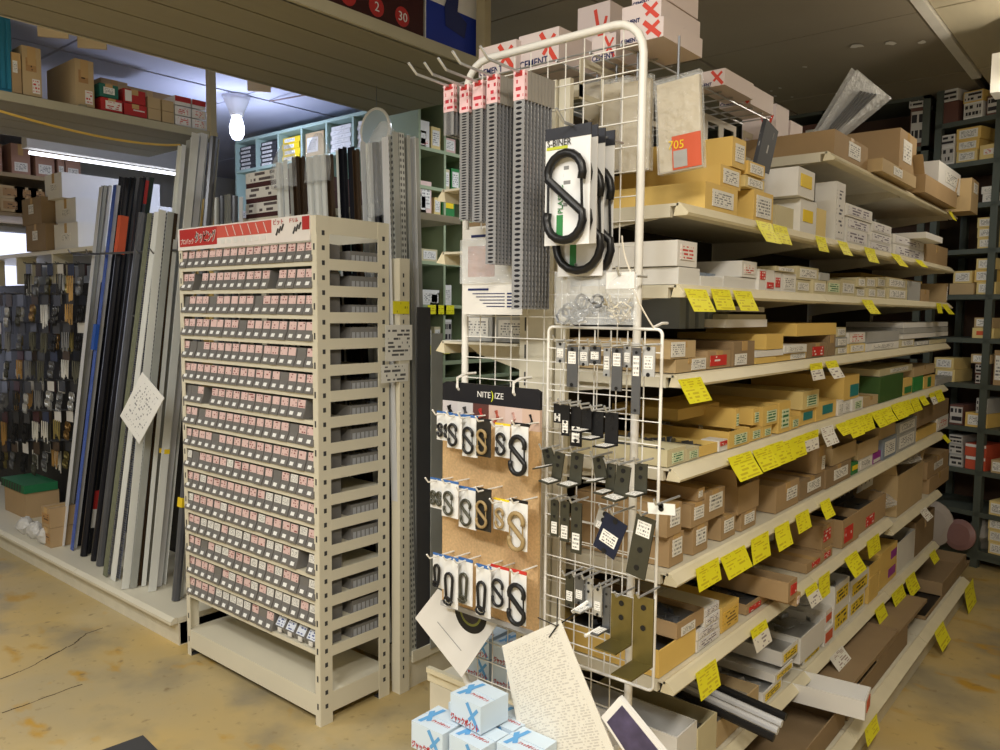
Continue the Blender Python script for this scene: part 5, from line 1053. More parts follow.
cub(403, 121, 413, 137, YELLOW, 'yellow carton with black emblem'); cub(417, 124, 430, 150, WCARD, 'white carton with pink foot', (.05, .95, .05, .3, LBLR)); cub(431, 128, 441, 150, YELLOW2, 'yellow and white carton'); cub(444, 138, 456, 152, mat('pale_pink_carton', (214, 178, 170), .6), 'pale pink carton')
cub(418, 190, 432, 222, mat('pink_white_carton', (226, 196, 188), .6), 'tall pink and white carton', E1); cub(443, 170, 450, 190, CREAMB, 'small cream carton'); cub(451, 168, 460, 190, GREENP, 'green carton'); cub(442, 210, 455, 226, GREENP, 'green and white carton', (.1, .9, .5, .9, YSTK)); cub(421, 250, 438, 262, CREAMB, 'low cream carton'); cub(420, 288, 440, 303, WCARD, 'white low carton'); cub(444, 280, 452, 300, WCARD, 'small white box'); cub(444, 310, 452, 335, WCARD, 'white printed box', EBK)
cub(418, 203, 424, 222, WCARD, 'slim white carton'); cub(434, 205, 441, 222, YELLOW2, 'slim yellow carton'); cub(443, 252, 456, 263, KRAFT3, 'low brown carton'); cub(430, 291, 440, 303, YELLOW2, 'small yellow carton'); cub(422, 325, 432, 340, WCARD, 'second white low carton'); cub(434, 322, 441, 340, CREAMB, 'upright cream carton')
for k, (px, py) in enumerate(((421, 226), (430, 227), (434, 300), (442, 300), (450, 302), (432, 336), (440, 336), (446, 337))):
    q = sx(px, py, XM + .012); tag(MB().box(0, .001, -.045, .045, -.055, 0).build('price_tag', TAGP, None, (XM + .004, q.y, min(zr2, key=lambda z: abs(z - q.z)) - .001)), f'yellow tag on the mint shelf round the corner, {nth(k)} from the top', 'price tag')
# ================================================================== END CAP: WIRE GRIDS AND WHAT HANGS ON THEM
def grid_panel(name, label, x0, x1, z0, z1, y, r, rad, step_x, step_z, m=WHITE_W):
    t = thing(name, label, 'wire grid', ((x0 + x1) / 2, y, z0)); w = (x1 - x0) / 2; h = z1 - z0
    P = []
    for cx_, cz_, a0 in ((w - rad, h - rad, 0), (-w + rad, h - rad, 90), (-w + rad, rad, 180), (w - rad, rad, 270)):
        for k in range(6): a = math.radians(a0 + 18 * k); P.append((cx_ + rad * math.cos(a), 0, cz_ + rad * math.sin(a)))
    MB().tube(P, r, 8, closed=True, flat=(0, 1, 0)).build('frame', m, t, smooth=True)
    b = MB(); n = int(2 * w / step_x)
    for k in range(1, n): x = -w + 2 * w * k / n; b.tube([(x, 0.002, .004), (x, .002, h - .004)], .0015, 4)
    stuff(b.build('upright_wires', m, t)); b = MB(); n = int(h / step_z)
    for k in range(1, n): z = h - h * k / n; b.tube([(-w, -.002, z), (w, -.002, z)], .0015, 4)
    stuff(b.build('cross_wires', m, t)); return t
GYY = 1.50
gx0, gx1, gz1 = sy(466, 200, GYY).x, sy(640, 200, GYY).x, sy(590, 32, GYY).z
grid_panel('wire_grid', 'large white wire grid with rounded frame on the gondola end', gx0, gx1, .46, gz1, GYY, .0092, .07, .05, .052)
hx0, hx1 = sy(568, 500, 1.42).x, sy(658, 500, 1.42).x; hz1, hz0 = sy(600, 328, 1.42).z, sy(654, 692, 1.42).z
grid_panel('wire_grid', 'smaller white wire grid in front, hung with metal brackets', hx0 - .06, hx1, hz0, hz1, 1.42, .0034, .012, .036, .045)
b = MB()
for x in (hx0, hx1 - .02): b.tube([(x, 1.42, hz1 + .004), (x, 1.455, hz1 + .012), (x, 1.478, hz1 + .012)], .003, 5)
tag(b.build('grid_hook', WHITE_W), 'white wire hooks joining the small grid to the large one', 'hook')

# ---- punched strips hung in bundles on long hooks, each with a pink tag
STRIP = holes('punched_strip', (198, 200, 206), (34, 34, 40), 1, 40, .28, .65, .22); PINKT = printed('pink_tag_print', (232, 196, 200), (190, 40, 60), rows=4, cols=3, fill=.5)
BUN = [(444, 86, 136, 6, .032), (460, 86, 220, 6, .028), (473, 82, 222, 7, .030), (487, 76, 264, 8, .030), (514, 72, 309, 9, .030)]
names = ('short, outermost', 'second', 'third', 'fourth', 'longest, nearest the carabiners')
for bi, (px, pt, pb, n, w) in enumerate(BUN):
    yf = 1.375; p = sy(px, pt, yf); q = sy(px, pb, yf); h = p.z - q.z; stp = .0125
    if bi == 0: p.x = max(p.x, sy(444, 86, yf).x)
    b = MB(); zc = p.z - .006
    b.tube([(p.x + w / 2, GYY - .012, zc), (p.x + w / 2, 1.27, zc + .006), (p.x + w / 2, 1.245, zc + .025)], .0032, 6)
    tag(b.build('long_hook', STEEL), f'long steel hook carrying punched strips, {nth(bi)} from the aisle side', 'hook')
    for k in range(n):
        t = thing('punched_strip', f'punched metal strip, {nth(k)} from the front of the {names[bi]} bundle', 'strip', (p.x, yf + k * stp, p.z))
        MB().box(0, w, 0, .0018, -h, -.062).box(0, w, 0, .0018, -.062, -.024).build('blade', STRIP, t)
        MB().box(-.0005, w + .0005, -.0008, .0105, -.062, .0).build('card_head', mat('grey_strip_head', (150, 146, 140), .5) if k else PINKT, t)
        if k == 0: MB().box(w * .2, w * .8, -.0014, -.0008, -.012, 0).build('red_top', RED, t)
# ---- instruction sheet behind the strips
p = sy(463, 230, 1.455); q = sy(522, 315, 1.455)
t = thing('product_sheet', 'white product sheet with screw chart behind the punched strips', 'sheet', (p.x, 1.455, q.z))
w, h = q.x - p.x, p.z - q.z
MB().box(0, w, 0, .003, 0, h).build('paper', WCARD, t)
MB().box(.018, w * .55, -.001, 0, h * .44, h * .80).build('photo_print', mat('photo_pinkish', (178, 120, 104), .5, var=.5, scale=30), t)
b = MB()
for k in range(5): b.box(w * (.18 + .10 * (4 - k) * .6), w * .72, -.001, 0, h * (.09 + .037 * k), h * (.10 + .037 * k)).box(w * .76, w * .90, -.001, 0, h * (.085 + .037 * k), h * (.103 + .037 * k))
b.box(w * .1, w * .45, -.001, 0, h * .28, h * .305).box(w * .15, w * .6, -.001, 0, h * .90, h * .93); stuff(b.build('chart_print', NAVY, t))
b = MB(); b.box(-.004, w + .002, -.006, -.003, h * .36, h * .88); b.build('film_bag', FILM, t)

# ---- S-shaped carabiners
def spath(H, W, n=10):
    R1 = H * .235; R2 = H * .245; zt, zb = H / 2 - R1, -H / 2 + R2; P = []
    for k in range(n + 1): a = math.radians(-20 + 215 * k / n); P.append((W * R1 * math.cos(a), zt + R1 * math.sin(a)))
    for k in range(n + 1): a = math.radians(15 - 215 * k / n); P.append((W * R2 * math.cos(a), zb + R2 * math.sin(a)))
    return P
def carabiner(t, H, cx_, cz_, y, r, m, W=1.0, style='s', gate=None):
    b = MB()
    if style == 's':
        P = spath(H, W); b.tube([(cx_ + x, y, cz_ + z) for x, z in P], r, 7, flat=(0, 1, 0))
        g = MB(); a, c = P[0], P[14]; g.tube([(cx_ + P[0][0], y, cz_ + P[0][1]), (cx_ + P[12][0], y, cz_ + P[12][1])], r * .35, 5); g.tube([(cx_ + P[-1][0], y, cz_ + P[-1][1]), (cx_ + P[9][0], y, cz_ + P[9][1])], r * .35, 5)
        b.build('carabiner', m, t, smooth=True); stuff(g.build('wire_gates', gate or m, t))
    else:
        R = H * .2; P = [(R * W * math.cos(math.radians(a)), H * .28 + R * math.sin(math.radians(a))) for a in range(0, 181, 30)] + [(R * W * .75 * math.cos(math.radians(a)), -H * .28 + R * .8 * math.sin(math.radians(a))) for a in range(180, 361, 30)]
        b.tube([(cx_ + x, y, cz_ + z) for x, z in P], r, 6, closed=True, flat=(0, 1, 0)); b.build('carabiner', m, t, smooth=True)
        MB().tube([(cx_ + R * .9 * math.cos(math.radians(a)), y - r, cz_ - H * .42 + R * .6 * math.sin(math.radians(a))) for a in range(0, 360, 45)], r * .9, 5, closed=True).build('ring', m, t)
CARDP = printed('carabiner_card_print', (228, 228, 228), (130, 130, 130), rows=16, cols=3, fill=.42, mx_=.42, my_=.3)
big = [(546, 604, 131, 246, 1.30), (560, 606, 131, 245, 1.345), (576, 615, 133, 276, 1.385), (592, 623, 134, 280, 1.425)]
for k, (x0, x1, t0, b0, y) in enumerate(big):
    a = sy(x0 + (0, 4, 5, 6)[k], t0, y); q = sy(x0 + (0, 4, 5, 6)[k], b0, y); w = sy(x1, t0, y).x - a.x; h = a.z - q.z
    if k: a.x = sy((546, 552, 560, 570)[k], t0, y).x; w = .112
    else: w = .108
    t = thing('carabiner_pack', ('large carded black S carabiner, foremost on its hook', 'second carded black S carabiner, just behind the foremost', 'third carded black S carabiner, hanging lowest', 'rearmost carded black S carabiner on the hook')[k], 'carabiner', (a.x, y, q.z))
    MB().box(0, w, 0, .0025, 0, h).build('card', CARDP, t); MB().box(-.0005, w + .0005, -.001, .003, h * .91, h * 1.01).build('header', mat('charcoal_header', (44, 46, 54), .5), t)
    MB().box(w * .03, w * .5, -.0012, 0, h * .825, h * .85).build('yellow_line', mat('yellow_green_line', (190, 196, 60), .5), t)
    MB().box(w * .28, w * .42, -.0012, 0, h * .05, h * .26).build('green_block', GREENP, t)
    text('lettering', 'S-BINER', h * .082, DGREY, t, (w * .04, -.0018, h * .852), FRONT, scale=(.9, 1), fit=w * .72); text('lettering', 'PLASTIC', h * .075, GREENP, t, (w * .42, -.0018, h * .27), (math.pi / 2, -math.pi / 2, 0), scale=(.9, 1))
    carabiner(t, h * .74, w * .53, h * .405, -.012, .0088, BLACK, W=1.04, gate=BLACKM)
b = MB(); p = sy(556, 130, 1.30); b.tube([(p.x + .04, GYY - .012, p.z), (p.x + .04, 1.27, p.z + .004), (p.x + .04, 1.245, p.z + .025)], .0032, 6)
tag(b.build('long_hook', STEEL), 'long steel hook through the large carabiner cards', 'hook')

# ---- bags of rings and brass bits
def bag(name, label, x0, x1, t0, b0, y, bits, m, head=None, n=14):
    a = sy(x0, t0, y); q = sy(x1, b0, y); w, h = q.x - a.x, a.z - q.z; t = thing(name, label, 'bag', (a.x, y, q.z)); b = MB(); N = 6
    for f in (-.016, .010):
        g = [[((w * i / N), f * (math.sin(math.pi * i / N) ** .6) * (1 - .8 * (j / N) ** 2) + random.uniform(-.003, .003), h * j / N) for i in range(N + 1)] for j in range(N + 1)]
        for j in range(N):
            for i in range(N): b.face([g[j][i], g[j][i + 1], g[j + 1][i + 1], g[j + 1][i]])
    b.build('film', FILM, t); c = MB()
    for k in range(n):
        cx_, cz_ = w * random.uniform(.15, .85), h * random.uniform(.1, .45); R = min(w, h) * random.uniform(.08, .16)
        if bits == 'ring': c.tube([(cx_ + R * math.cos(i * .785), -.006 + random.uniform(-.004, .006), cz_ + R * math.sin(i * .785)) for i in range(8)], .0035, 5, closed=True)
        else: c.tube([(cx_, -.004, cz_), (cx_ + random.uniform(-.02, .02), .002, cz_ + random.uniform(-.015, .02))], .0022, 5)
    stuff(c.build('metal_bits', m, t))
    if head: MB().box(w * .05, w * .95, -.004, .002, h * .72, h * 1.05).build('header_card', WCARD, t)
    b = MB(); b.tube([(w * .5, GYY - y - .012, h), (w * .5, -.01, h), (w * .5, -.02, h + .015)], .0028, 5); b.build('hook', STEEL, t)
bag('ring_bag', 'clear bag of steel rings under the large carabiners', 555, 606, 272, 325, 1.40, 'ring', DSTEEL, n=9); bag('bits_bag', 'small bag of brass-coloured bits with white header', 606, 636, 275, 325, 1.385, 'bit', mat('brass_pale', (186, 174, 146), .35, .6), head=True, n=40)
b = MB(); a = sy(622, 236, 1.42); c = sy(632, 275, 1.384); d = sy(655, 330, 1.42)
b.tube(bez(a, (a + c) / 2 + Vector((-.01, 0, 0)), c), .0018, 5); b.tube(bez(c, c + Vector((0, -.01, -.03)), d, 8), .0018, 5)
tag(b.build('string', mat('white_string', (214, 206, 190), .8)), 'white string tying the header bag to the small grid', 'string')

# ---- cork display board
YB = 1.395
p = sy(443, 373, YB); q = sy(537, 632, YB); cw, chh = q.x - p.x, p.z - q.z
cork = mat('cork', (206, 172, 126), .9, var=.35, scale=160)
t = thing('cork_display', 'cork display board with black header, rows of small carabiners', 'display board', (p.x, YB, q.z))
MB().box(0, cw, 0, .008, 0, chh * .80).build('cork_sheet', cork, t); hd = MB().prism([(0, chh * .885), (cw, chh * .885), (cw, chh * .955), (cw - .012, chh * .965), (.012, chh * .965), (0, chh * .955)], -.001, .008).build('header', mat('header_black', (24, 24, 30), .5), t)
text('lettering', 'NITE', .020, WCARD, hd, (cw * .38, -.002, chh * .913), FRONT); text('lettering', ')', .028, mat('lime', (206, 214, 60), .5), hd, (cw * .525, -.002, chh * .909), FRONT); text('lettering', 'IZE', .020, WCARD, hd, (cw * .56, -.002, chh * .913), FRONT)
pc = [(196, 190, 192), (200, 196, 196), (92, 56, 50), (206, 180, 168), (210, 188, 180), (206, 178, 160)]
for k in range(6):
    f = MB().box(cw * k / 6, cw * (k + 1) / 6, -.0006, .008, chh * .80, chh * .885).build('photo_tile', mat(f'photo_tile_{k}', pc[k], .5, var=.1), t); b = MB(); cx_ = cw * (k + .5) / 6
    b.tube([(cx_ - .006, -.0016, chh * .815), (cx_ + .004, -.0016, chh * .84), (cx_ - .002, -.0016, chh * .865)], .006 - .0006 * k, 5); b.build('photo_figure', [BLACKM, DGREY, RED, mat('skin_red', (170, 84, 66), .5), mat('pale_bag', (190, 150, 140), .5), BLACKM][k], f)
b = MB()
for x in (cw * .18, cw * .76): b.tube([(x, .06, chh * 1.0), (x, .02, chh * 1.0), (x, -.006, chh * .985), (x, -.006, chh * .945), (x, .0, chh * .935)], .0035, 5)
b.build('hanging_hooks', WHITE_W, t); MB().box(-.002, cw + .002, -.004, .012, -.012, 0).build('bottom_strip', mat('grey_strip', (176, 176, 178), .4), t)
def c6(x, y): return 420 + x / 3.846, 360 + y / 3.846
def c7(x, y): return 420 + x / 3.846, 550 + y / 3.846
BLUET = mat('blue_card_top', (58, 104, 168), .5); REDT = mat('red_card_top', (190, 50, 44), .5); DCARD = mat('dark_card', (40, 38, 34), .5); WC2 = printed('white_small_print', (226, 226, 224), (150, 150, 150), rows=12, cols=4, fill=.4, mx_=.15, my_=.55)
PK_ = [[(65, 130, 195, 305, WC2, BLACK, BLUET, 's'), (105, 165, 203, 335, WC2, BLACK, BLUET, 's'), (163, 226, 208, 368, WC2, BLACK, BLUET, 's'), (217, 276, 222, 368, DCARD, TAN, BLACK, 's'), (289, 350, 240, 370, WC2, BLACK, YSTK, 's'), (352, 420, 238, 436, WC2, BLACK, BLACK, 's')],
 [(40, 98, 450, 565, WC2, GUN, BLUET, 's'), (84, 152, 458, 598, WC2, GUN, BLUET, 's'), (150, 222, 482, 640, WC2, GUN, BLUET, 's'), (214, 278, 488, 650, DCARD, TAN, BLACK, 's'), (283, 348, 528, 648, WC2, TAN, YSTK, 's'), (344, 418, 530, 722, WC2, TAN, BLACK, 's')],
 [(50, 98, 8, 138, WC2, BLACK, BLUET, 'o'), (92, 150, 18, 212, WC2, BLACK, BLUET, 'o'), (148, 206, 25, 202, WC2, GUN, BLUET, 'o'), (216, 276, 50, 248, WC2, BLACK, BLUET, 'o'), (272, 346, 52, 218, WC2, BLACK, REDT, 's'), (350, 412, 70, 276, WC2, BLACK, REDT, 's')]]
for r_ in range(3):
    for k, (x0, x1, t0, b0, cm, sm, tm, st) in enumerate(PK_[r_]):
        cr = c7 if r_ == 2 else c6; nb = 2 if k < 5 else 3; zz = None
        for j in range(nb):
            y = YB - .020 - .017 * k * .55 - .016 * j if False else YB - .030 - .011 * (k % 3) - .010 * (nb - 1 - j)
            if j == nb - 1: pass
            y = YB - .052 - .013 * (k % 2) + .014 * (nb - 1 - j) - .002
            a = sy(*cr(x0, t0), y); q = sy(*cr(x1, b0), y); w, h = q.x - a.x, a.z - sy(*cr(x0, b0), y).z
            front = j == nb - 1
            lb = f'{("front", "second", "rear")[nb - 1 - j]} pack of small {"dark-carded" if cm is DCARD else "white-carded"} {"S" if st == "s" else "oval"} carabiner, {nth(k)} place of the {("top", "middle", "bottom")[r_]} cork row'
            t = thing('carabiner_pack', lb, 'carabiner', (a.x, y, a.z - h), 0)
            MB().box(0, w * .92, 0, .0015, 0, h * .94).build('card', cm, t); MB().box(0, w * .92, -.0004, .0019, h * .94, h).build('header', tm, t)
            if front:
                if k == 0 and r_ < 2:
                    for s_ in (0, 1): carabiner(t, h * .42, w * (.28 + .4 * s_), h * .36, -.006, .0032, sm, W=.9)
                else: carabiner(t, h * (.60 if k != 5 else .72), w * .46, h * (.40 if k != 5 else .38), -.007, .0036 if k < 5 else .0055, sm, W=1.0 if st == 's' else .8, style=st)
            zz = (a.x + w * .46, a.z - .006)
        b = MB(); b.tube([(zz[0], YB + .004, zz[1]), (zz[0], YB - .085, zz[1] + .002), (zz[0], YB - .095, zz[1] + .014)], .0022, 5)
        tag(b.build('display_hook', WHITE_W), f'white hook holding carabiner packs, {nth(k)} place of the {("top", "middle", "bottom")[r_]} cork row', 'hook')

# ---- metal fittings on the small grid
def c5(x, y): return 420 + x / 3.846, 180 + y / 3.846
YH = 1.405
def fitting(cr, x0, x1, t0, b0, m, words, style='plate', y=1.365, tilt=0.0, lab=True, foot=.045, cat='bracket', lf=None, k=[0]):
    a = sy(*cr(x0, t0), y); q = sy(*cr(x1, t0), y); bb = sy(*cr(x0, b0), y); w, h = q.x - a.x, a.z - bb.z
    t = thing('metal_bracket' if style == 'ell' else 'metal_plate', words + ' on the small wire grid', cat, (a.x, y, a.z)); M = Matrix.Rotation(tilt, 4, 'Y')
    if style == 'ell':
        b = MB().box(0, w, 0, .003, -h, 0, 0, M).box(0, w, -foot, 0, -h, -h + .003, 0, M); b.build('plate', m, t)
        if lab: MB().box(w * .1, w * .9, -foot * .85, -foot * .15, -h + .003, -h + .004, 0, M).build('bar_label', LBLB, t)
    else:
        b = MB().box(0, w, 0, .003, -h, 0, 0, M)
        b.build('plate', m, t); 
        if lab: l0, l1 = lf or (.62, .95); MB().box(w * .15, w * .85, -.0008, 0, -h * l1, -h * l0, 0, M).build('bar_label', LBLB, t)
    hb = MB()
    fr_ = (.16, .46) if style == 'ell' or not lab else ((.07, .94) if (lf or (.62, .95))[0] > .1 and (lf or (.62, .95))[1] < .9 else (.12, .45) if (lf or (.62,))[0] > .5 else (.55, .85))
    for i in range(2): hb.tube([(w * .5, -.0006, -h * fr_[i]), (w * .5, -.0012, -h * fr_[i])], min(.006, w * .16), 8, 0, flat=(0, 0, 1))
    hb.v = [tuple(M @ Vector(v)) for v in hb.v]; stuff(hb.build('screw_holes', BLACK, t))
    hk = MB(); hk.tube([(w * .5, 1.416 - y, .004), (w * .5, -.02, .004), (w * .5, -.028, .016)], .0024, 5); hk.build('hook', STEEL, t)
for k, (x0, x1, t0, b0, m) in enumerate([(524, 556, 625, 700, STEEL), (566, 606, 640, 795, DSTEEL), (612, 648, 640, 712, STEEL), (652, 694, 640, 705, DSTEEL), (706, 732, 645, 755, STEEL), (738, 778, 645, 810, DSTEEL), (782, 812, 640, 720, STEEL), (816, 850, 645, 900, DSTEEL), (856, 904, 640, 755, GREYC)]):
    fitting(c5, x0, x1, t0, b0, m, f'zinc hinge plate with barcode label, {nth(k)} of the top row', lf=(.3, .75) if b0 < 760 else (.12, .42), y=1.37 - .008 * (k % 2))
for k, (x0, x1, t0, b0) in enumerate([(514, 545, 168, 240), (545, 575, 172, 290), (580, 622, 178, 330), (624, 660, 188, 268), (660, 705, 196, 295), (712, 762, 200, 325)]):
    fitting(c6, x0, x1, t0, b0, BLACKM, f'black angle bracket with white label, {nth(k)} of the second row', 'ell' if k > 2 else 'plate', y=1.368 - .008 * (k % 2), lf=(.5, .9))
for k, (x0, x1, t0, b0) in enumerate([(468, 508, 342, 410), (518, 556, 350, 458), (582, 628, 352, 470), (662, 706, 372, 460), (718, 752, 396, 500), (758, 812, 400, 520), (826, 874, 395, 508)]):
    fitting(c6, x0, x1, t0, b0, GUN, f'olive grey angle bracket, {nth(k)} of the third row', 'ell', y=1.368 - .008 * (k % 2), tilt=(-.25, .15, .08, -.2, .05, .12, 0)[k])
for k, (x0, x1, t0, b0) in enumerate([(503, 532, 535, 675), (540, 574, 540, 695), (582, 622, 545, 740)]):
    fitting(c6, x0, x1, t0, b0, GUN, f'long dark olive strip plate, {nth(k)} of the fourth row', lf=(.6, .92), y=1.37)
fitting(c6, 715, 805, 585, 735, mat('navy_black_plate', (34, 40, 62), .4, .3), 'tilted navy black plate with white label', tilt=.38, lf=(.42, .75), y=1.35); fitting(c6, 688, 745, 570, 645, STEEL, 'small tilted clear packed plate beside the navy one', tilt=.3, y=1.372)
fitting(c6, 832, 908, 590, 830, GUN, 'large olive grey plate with white label, tilted', tilt=.17, lf=(.08, .32), y=1.36)
fitting(c6, 875, 980, 548, 590, WPL, 'white slotted bar jutting out beside the olive plate', lab=False, tilt=-.1, y=1.34)
for k, (x0, x1, t0, b0) in enumerate([(560, 592, 92, 215), (596, 630, 95, 205), (634, 664, 105, 215), (668, 700, 140, 250), (704, 732, 140, 300)]):
    fitting(c7, x0, x1, t0, b0, (GUN, DSTEEL, STEEL, STEEL, DSTEEL)[k], f'shiny packed bracket, {nth(k)} of the fifth row', ('plate', 'plate', 'ell', 'plate', 'ell')[k], y=1.368 - .008 * (k % 2), lf=(.5, .8))
fitting(c7, 736, 816, 165, 345, OLIVE, 'olive gold angle bracket with oval slot, shorter', 'ell', y=1.365, foot=.06, lab=False); fitting(c7, 822, 900, 170, 430, OLIVE, 'olive gold angle bracket with oval slots, longer', 'ell', y=1.352, foot=.08, lab=False)

# ---- papers tied on
def sheet(name, label, pts, y, m, thick=.002, cat='paper', flip=False, dy=(0, 0, 0, 0)):
    P = [sy(px, py, y + d) for (px, py), d in zip(pts, dy)]; o = P[0].copy(); P = [p - o for p in P]; b = MB(); T = Vector((0, thick, 0))
    b.face(P); b.face([p + T for p in reversed(P)])
    for i in range(len(P)): b.face([P[i], P[i] + T, P[(i + 1) % len(P)] + T, P[(i + 1) % len(P)]])
    t = thing(name, label, cat, o); b.build('sheet', m, t); return t, P, o
t, P, o = sheet('poster', 'white sheet hung as a diamond with a black tyre print', [(415, 618), (461.6, 677.6), (497, 624.5), (437.6, 589)], 1.418, WCARD)
c = sy(470.5, 612, 1.4175) - o; R = .054
def disc(r0, r1, yo, m, nm, a0=0, a1=360, n=24):
    b = MB()
    for k in range(n):
        a, e = math.radians(a0 + (a1 - a0) * k / n), math.radians(a0 + (a1 - a0) * (k + 1) / n)
        b.face([(c.x + r1 * math.cos(a), yo, c.z + r1 * math.sin(a)), (c.x + r1 * math.cos(e), yo, c.z + r1 * math.sin(e)), (c.x + r0 * math.cos(e), yo, c.z + r0 * math.sin(e)), (c.x + r0 * math.cos(a), yo, c.z + r0 * math.sin(a))][::-1])
    b.build(nm, m, t)
disc(.036, R, -.0008, mat('tyre_black', (26, 26, 26), .6), 'tyre_print', 150, 370); disc(.030, .036, -.0009, mat('rim_olive', (120, 124, 60), .5), 'rim_print', 150, 370); disc(.004, .030, -.0007, mat('wheel_dark', (60, 56, 62), .5, var=.6, scale=60), 'wheel_print', 150, 370)
l0 = sy(437, 622, 1.4172) - o; l1 = sy(461, 651, 1.4172) - o; MB().face([l0, l1, l1 + Vector((.002, 0, .0018)), l0 + Vector((.002, 0, .0018))]).build('print_line', mat('faint_grey_print', (150, 150, 150), .6), t)
LISTP = printed('list_print', (222, 218, 206), (190, 184, 174), rows=64, cols=34, fill=.5, mx_=.07, my_=.04)
t, P, o = sheet('price_list', 'long beige price list in a clear sleeve tied to the small grid', [(532, 800), (630, 790), (560, 620), (502, 646)], 1.31, LISTP, dy=(-.03, -.03, 0, 0))
f = [p + Vector((0, -.003, 0)) for p in P]; MB().face(f).build('sleeve', clear('sleeve_film', a=.10), t)
t2 = MB(); a = sy(557, 626, 1.306); t2.tube([a + Vector((-.02, 0, -.03)), a, a + Vector((.03, .05, .03)), sy(600, 606, 1.40)], .0016, 5); t2.tube([a + Vector((.0, 0, .06)), a, a + Vector((-.05, 0, .005))], .0014, 5)
tag(t2.build('tie_wire', BLACKM), 'thin black tie wire knotted through the price list corner', 'wire')
for i_, q in enumerate(((572, 612, 590, 600), (585, 636, 600, 628))):
    a, c2 = sy(q[0], q[1], 1.335), sy(q[2], q[3], 1.375); b = MB(); b.tube([a, c2], .004, 6); tag(b.build('label_holder', WHITE_W), ('upper', 'lower')[i_] + ' white label holder poking out above the price list', 'label holder')
t, P, o = sheet('framed_print', 'dark picture in a white border leaning behind the price list', [(601, 717), (655, 800), (688, 782), (619, 697)], 1.285, WCARD, thick=.012)
ce_ = (P[0] + P[1] + P[2] + P[3]) / 4; ins = [ce_ + (p - ce_) * .84 for p in P]
MB().face([p + Vector((0, -.001, 0)) for p in ins]).build('picture', mat('dark_picture', (70, 64, 92), .4, var=.8, scale=26), t)

# ---- blue and white cartons with a cross mark
BXW = mat('pale_blue_carton', (196, 212, 226), .45, var=.04)
def bluebox(label, loc, w=.092, d=.085, h=.060, rz=0.0, red=(RED, mat('sky_blue_print', (92, 156, 210), .5, var=.05)), text_='ジャックポイント', name='carton', body=None):
    t = carton(name, label, 'carton', loc, w, d, h, body or BXW, rz, None, False)
    b = MB()
    def bar(x0, z0, x1, z1, s, y): n = Vector((z1 - z0, -(x1 - x0))).normalized() * s; b.face([(x0 - n.x, y, z0 - n.y), (x0 + n.x, y, z0 + n.y), (x1 + n.x, y, z1 + n.y), (x1 - n.x, y, z1 - n.y)]); b.face([(x0 - n.x, y + .0004, z0 - n.y), (x1 - n.x, y + .0004, z1 - n.y), (x1 + n.x, y + .0004, z1 + n.y), (x0 + n.x, y + .0004, z0 + n.y)])
    bar(w * .55, h * .93, w * .93, h * .08, w * .05, -.0006); bar(w * .9, h * .82, w * .62, h * .32, w * .04, -.0008)
    b.build('cross_mark', red[1], t); b = MB(); g = h + .0006
    b.face([(w * .10, d * .1, g), (w * .22, d * .1, g), (w * .34, d * .92, g), (w * .22, d * .92, g)]); b.face([(w * .05, d * .6, g + .0002), (w * .12, d * .75, g + .0002), (w * .38, d * .3, g + .0002), (w * .30, d * .2, g + .0002)]); b.build('top_cross_mark', red[1], t)
    text('lettering', text_, h * .30, red[0], t, (w * .02, -.0012, h * .06), FRONT, scale=(.9, 1), off=.0003, fit=w * .92)
    text('lettering', text_, h * .18, red[0], t, (w * .38, d * .3, h + .0006), (0, 0, 0), scale=(.9, 1), fit=w * .55)
    return t
yb_ = 1.20
pz = sy(451, 719, yb_); 
st = carton('carton', 'plain kraft carton standing on the floor under the blue cartons', 'carton', (pz.x - .12, yb_ - .03, 0), .34, .24, pz.z - .066 - .062, KRAFT)
zl = pz.z - .0625 - .0015
for k, (dx, dy, r_) in enumerate(((-.066, -.055, .02), (.033, -.04, -.03), (.130, .0, .0), (-.06, .055, 0), (.04, .055, 0))):
    bluebox(f'blue and white carton with cross mark, {("nearest the aisle", "middle front", "beside the price list", "rear", "far rear")[k]} of the lower layer', (pz.x + dx, yb_ + dy, zl), rz=r_)
bluebox('blue and white carton with cross mark topping the floor stack', (pz.x, yb_ - .002, pz.z + .0005), rz=-.06)
for j in range(2):
    for k in range(3):
        bluebox(f'blue cross carton on the gondola end shelf, {("lower", "upper")[j]} layer, {nth(k)} from the aisle', (-1.475 + k * .108, 1.62, .4325 + j * .0635))
# ---- white cartons with a red cross along the gondola top
b = MB()
for i in range(13): b.tube([(-1.60, 1.65 + i * .075, 2.101), (-1.0, 1.65 + i * .075, 2.101)], .0022, 5)
stuff(b.build('top_cross_wires', STEEL, gd))
for x in (-1.58, -1.45, -1.32, -1.2, -1.1, -1.012): MB().tube([(x, 1.645, 2.0965), (x, 2.56, 2.0965)], .0028, 6).build('top_wire', STEEL, gd)
RW_ = mat('white_pink_carton', (222, 208, 206), .5, var=.05)
XR = mat('red_cross_print', (214, 70, 52), .5)
def redbox(label, x, y, z, w, d, h, rz=0.0): return bluebox(label, (x, y, z), w, d, h, rz, (NAVY, XR), 'CEMENT', body=RW_)
zt2 = 2.1045
def rbx(label, px0, px1, pyt, y, d, z=None, zb=None):
    a = sy(px0, pyt, y); c = sy(px1, pyt, y); z = zb or zt2; redbox(label, a.x, y, z, c.x - a.x - .003, d, max(.045, a.z - z)); return max(.045, a.z - z) + z + .0015
rbx('flat red cross carton at the grid corner, on the gondola top', 479, 517, 49, 1.66, .22); rbx('second flat red cross carton, on the gondola top', 519, 560, 37, 1.68, .22)
q_ = rbx('red cross carton with dark lettering, lower of the middle pair', 592, 617, 38, 1.74, .16); rbx('red cross carton with dark lettering, upper of the middle pair', 578, 611, 9, 1.92, .2)
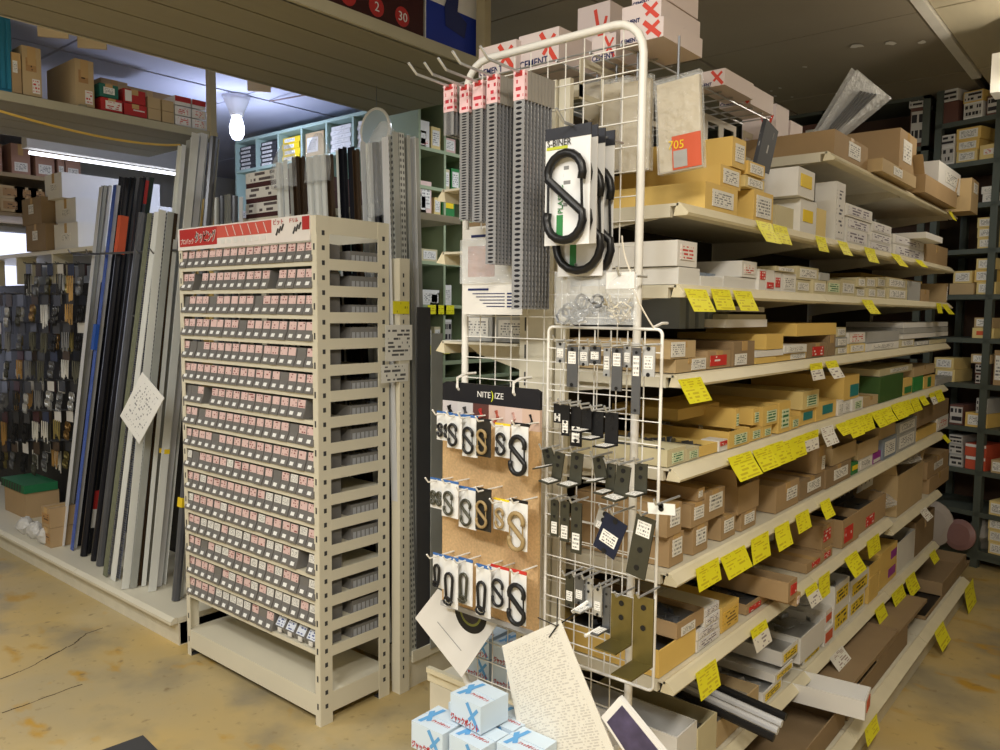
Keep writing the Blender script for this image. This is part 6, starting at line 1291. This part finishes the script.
q_ = rbx('red cross carton lowest beside the rounded grid corner', 620, 664, 52, 1.67, .2); q_ = rbx('red cross carton middle beside the rounded grid corner', 622, 662, 24, 1.68, .2, zb=q_); rbx('red cross carton topmost beside the rounded grid corner', 632, 668, 4, 1.70, .16, zb=q_)
rbx('red cross carton above the slotted rail', 696, 726, 74, 2.12, .2); rbx('red cross carton lying farther along the rail', 720, 752, 90, 2.36, .18)
for k, y in enumerate((2.72, 2.86, 3.02)): redbox(f'red cross carton at the back of the top shelf, {nth(k)} along', -1.17, y, 1.988, .12, .12, .20 - .03 * k)
# ---- cream panels in clear sleeves hanging above the second shelf
for k, (x0, x1, t0, b0, y) in enumerate(((588, 610, 82, 172, 1.80), (610, 630, 82, 172, 1.755), (632, 652, 80, 172, 1.71), (655, 700, 84, 176, 1.665))):
    a = sy(x0, t0, y); q = sy(x1, t0, y); bb = sy(x0, b0, y); w = max(.085, q.x - a.x); h = a.z - max(bb.z, 1.722)
    if k < 3: a.x = q.x - w
    t = thing('sleeved_panel', ('rearmost', 'third', 'second', 'foremost')[k] + ' cream panel in a clear sleeve hanging above the yellow cartons', 'panel', (a.x, y, a.z))
    M = Matrix.Rotation(-.07 if k == 3 else 0, 4, 'Y')
    MB().box(.004, w - .004, 0, .012, -h + .004, -.004, 0, M).build('board', mat('pale_beige_board', (206, 190, 156), .5), t); MB().box(0, w, -.003, .0145, -h, 0.006, 0, M).build('sleeve', FILM, t)
    if k == 3:
        MB().box(w * .35, w * .98, -.0045, -.0032, -h * .98, -h * .62, 0, M).build('red_sticker', ORANGE, t); MB().box(w * .38, w * .68, -.0055, -.0046, -h * .96, -h * .78, 0, M).build('photo_sticker', GREYC, t)
        text('lettering', '705', h * .13, YSTK, t, (w * .36, -.0056, -h * .74), FRONT)
    hk = MB(); hk.tube([(w * .5, .004, .0), (w * .5, .004, 2.096 - a.z)], .003, 5); hk.build('hanger', DSTEEL, t)
# stock on the far-side shelves seen through the grid
for k, (x, z, w, h, m, wd) in enumerate(((-1.50, 1.80, .12, .09, KRAFT, 'brown carton'), (-1.37, 1.80, .11, .07, GREYC, 'grey carton'), (-1.50, 1.63, .10, .08, KRAFT2, 'dark brown carton'), (-1.39, 1.63, .12, .06, WCARD, 'white carton'), (-1.50, 1.385, .11, .075, GREYC, 'grey plastic tub'), (-1.38, 1.385, .11, .07, GREYC, 'second grey plastic tub'), (-1.49, 1.16, .22, .09, BLACKM, 'black packed carton'))):
    carton('carton', f'{wd} on a far-side gondola shelf, seen through the large grid', 'carton', (x, 1.63, z + .002), w, .26, h, m, 0, E1, False)
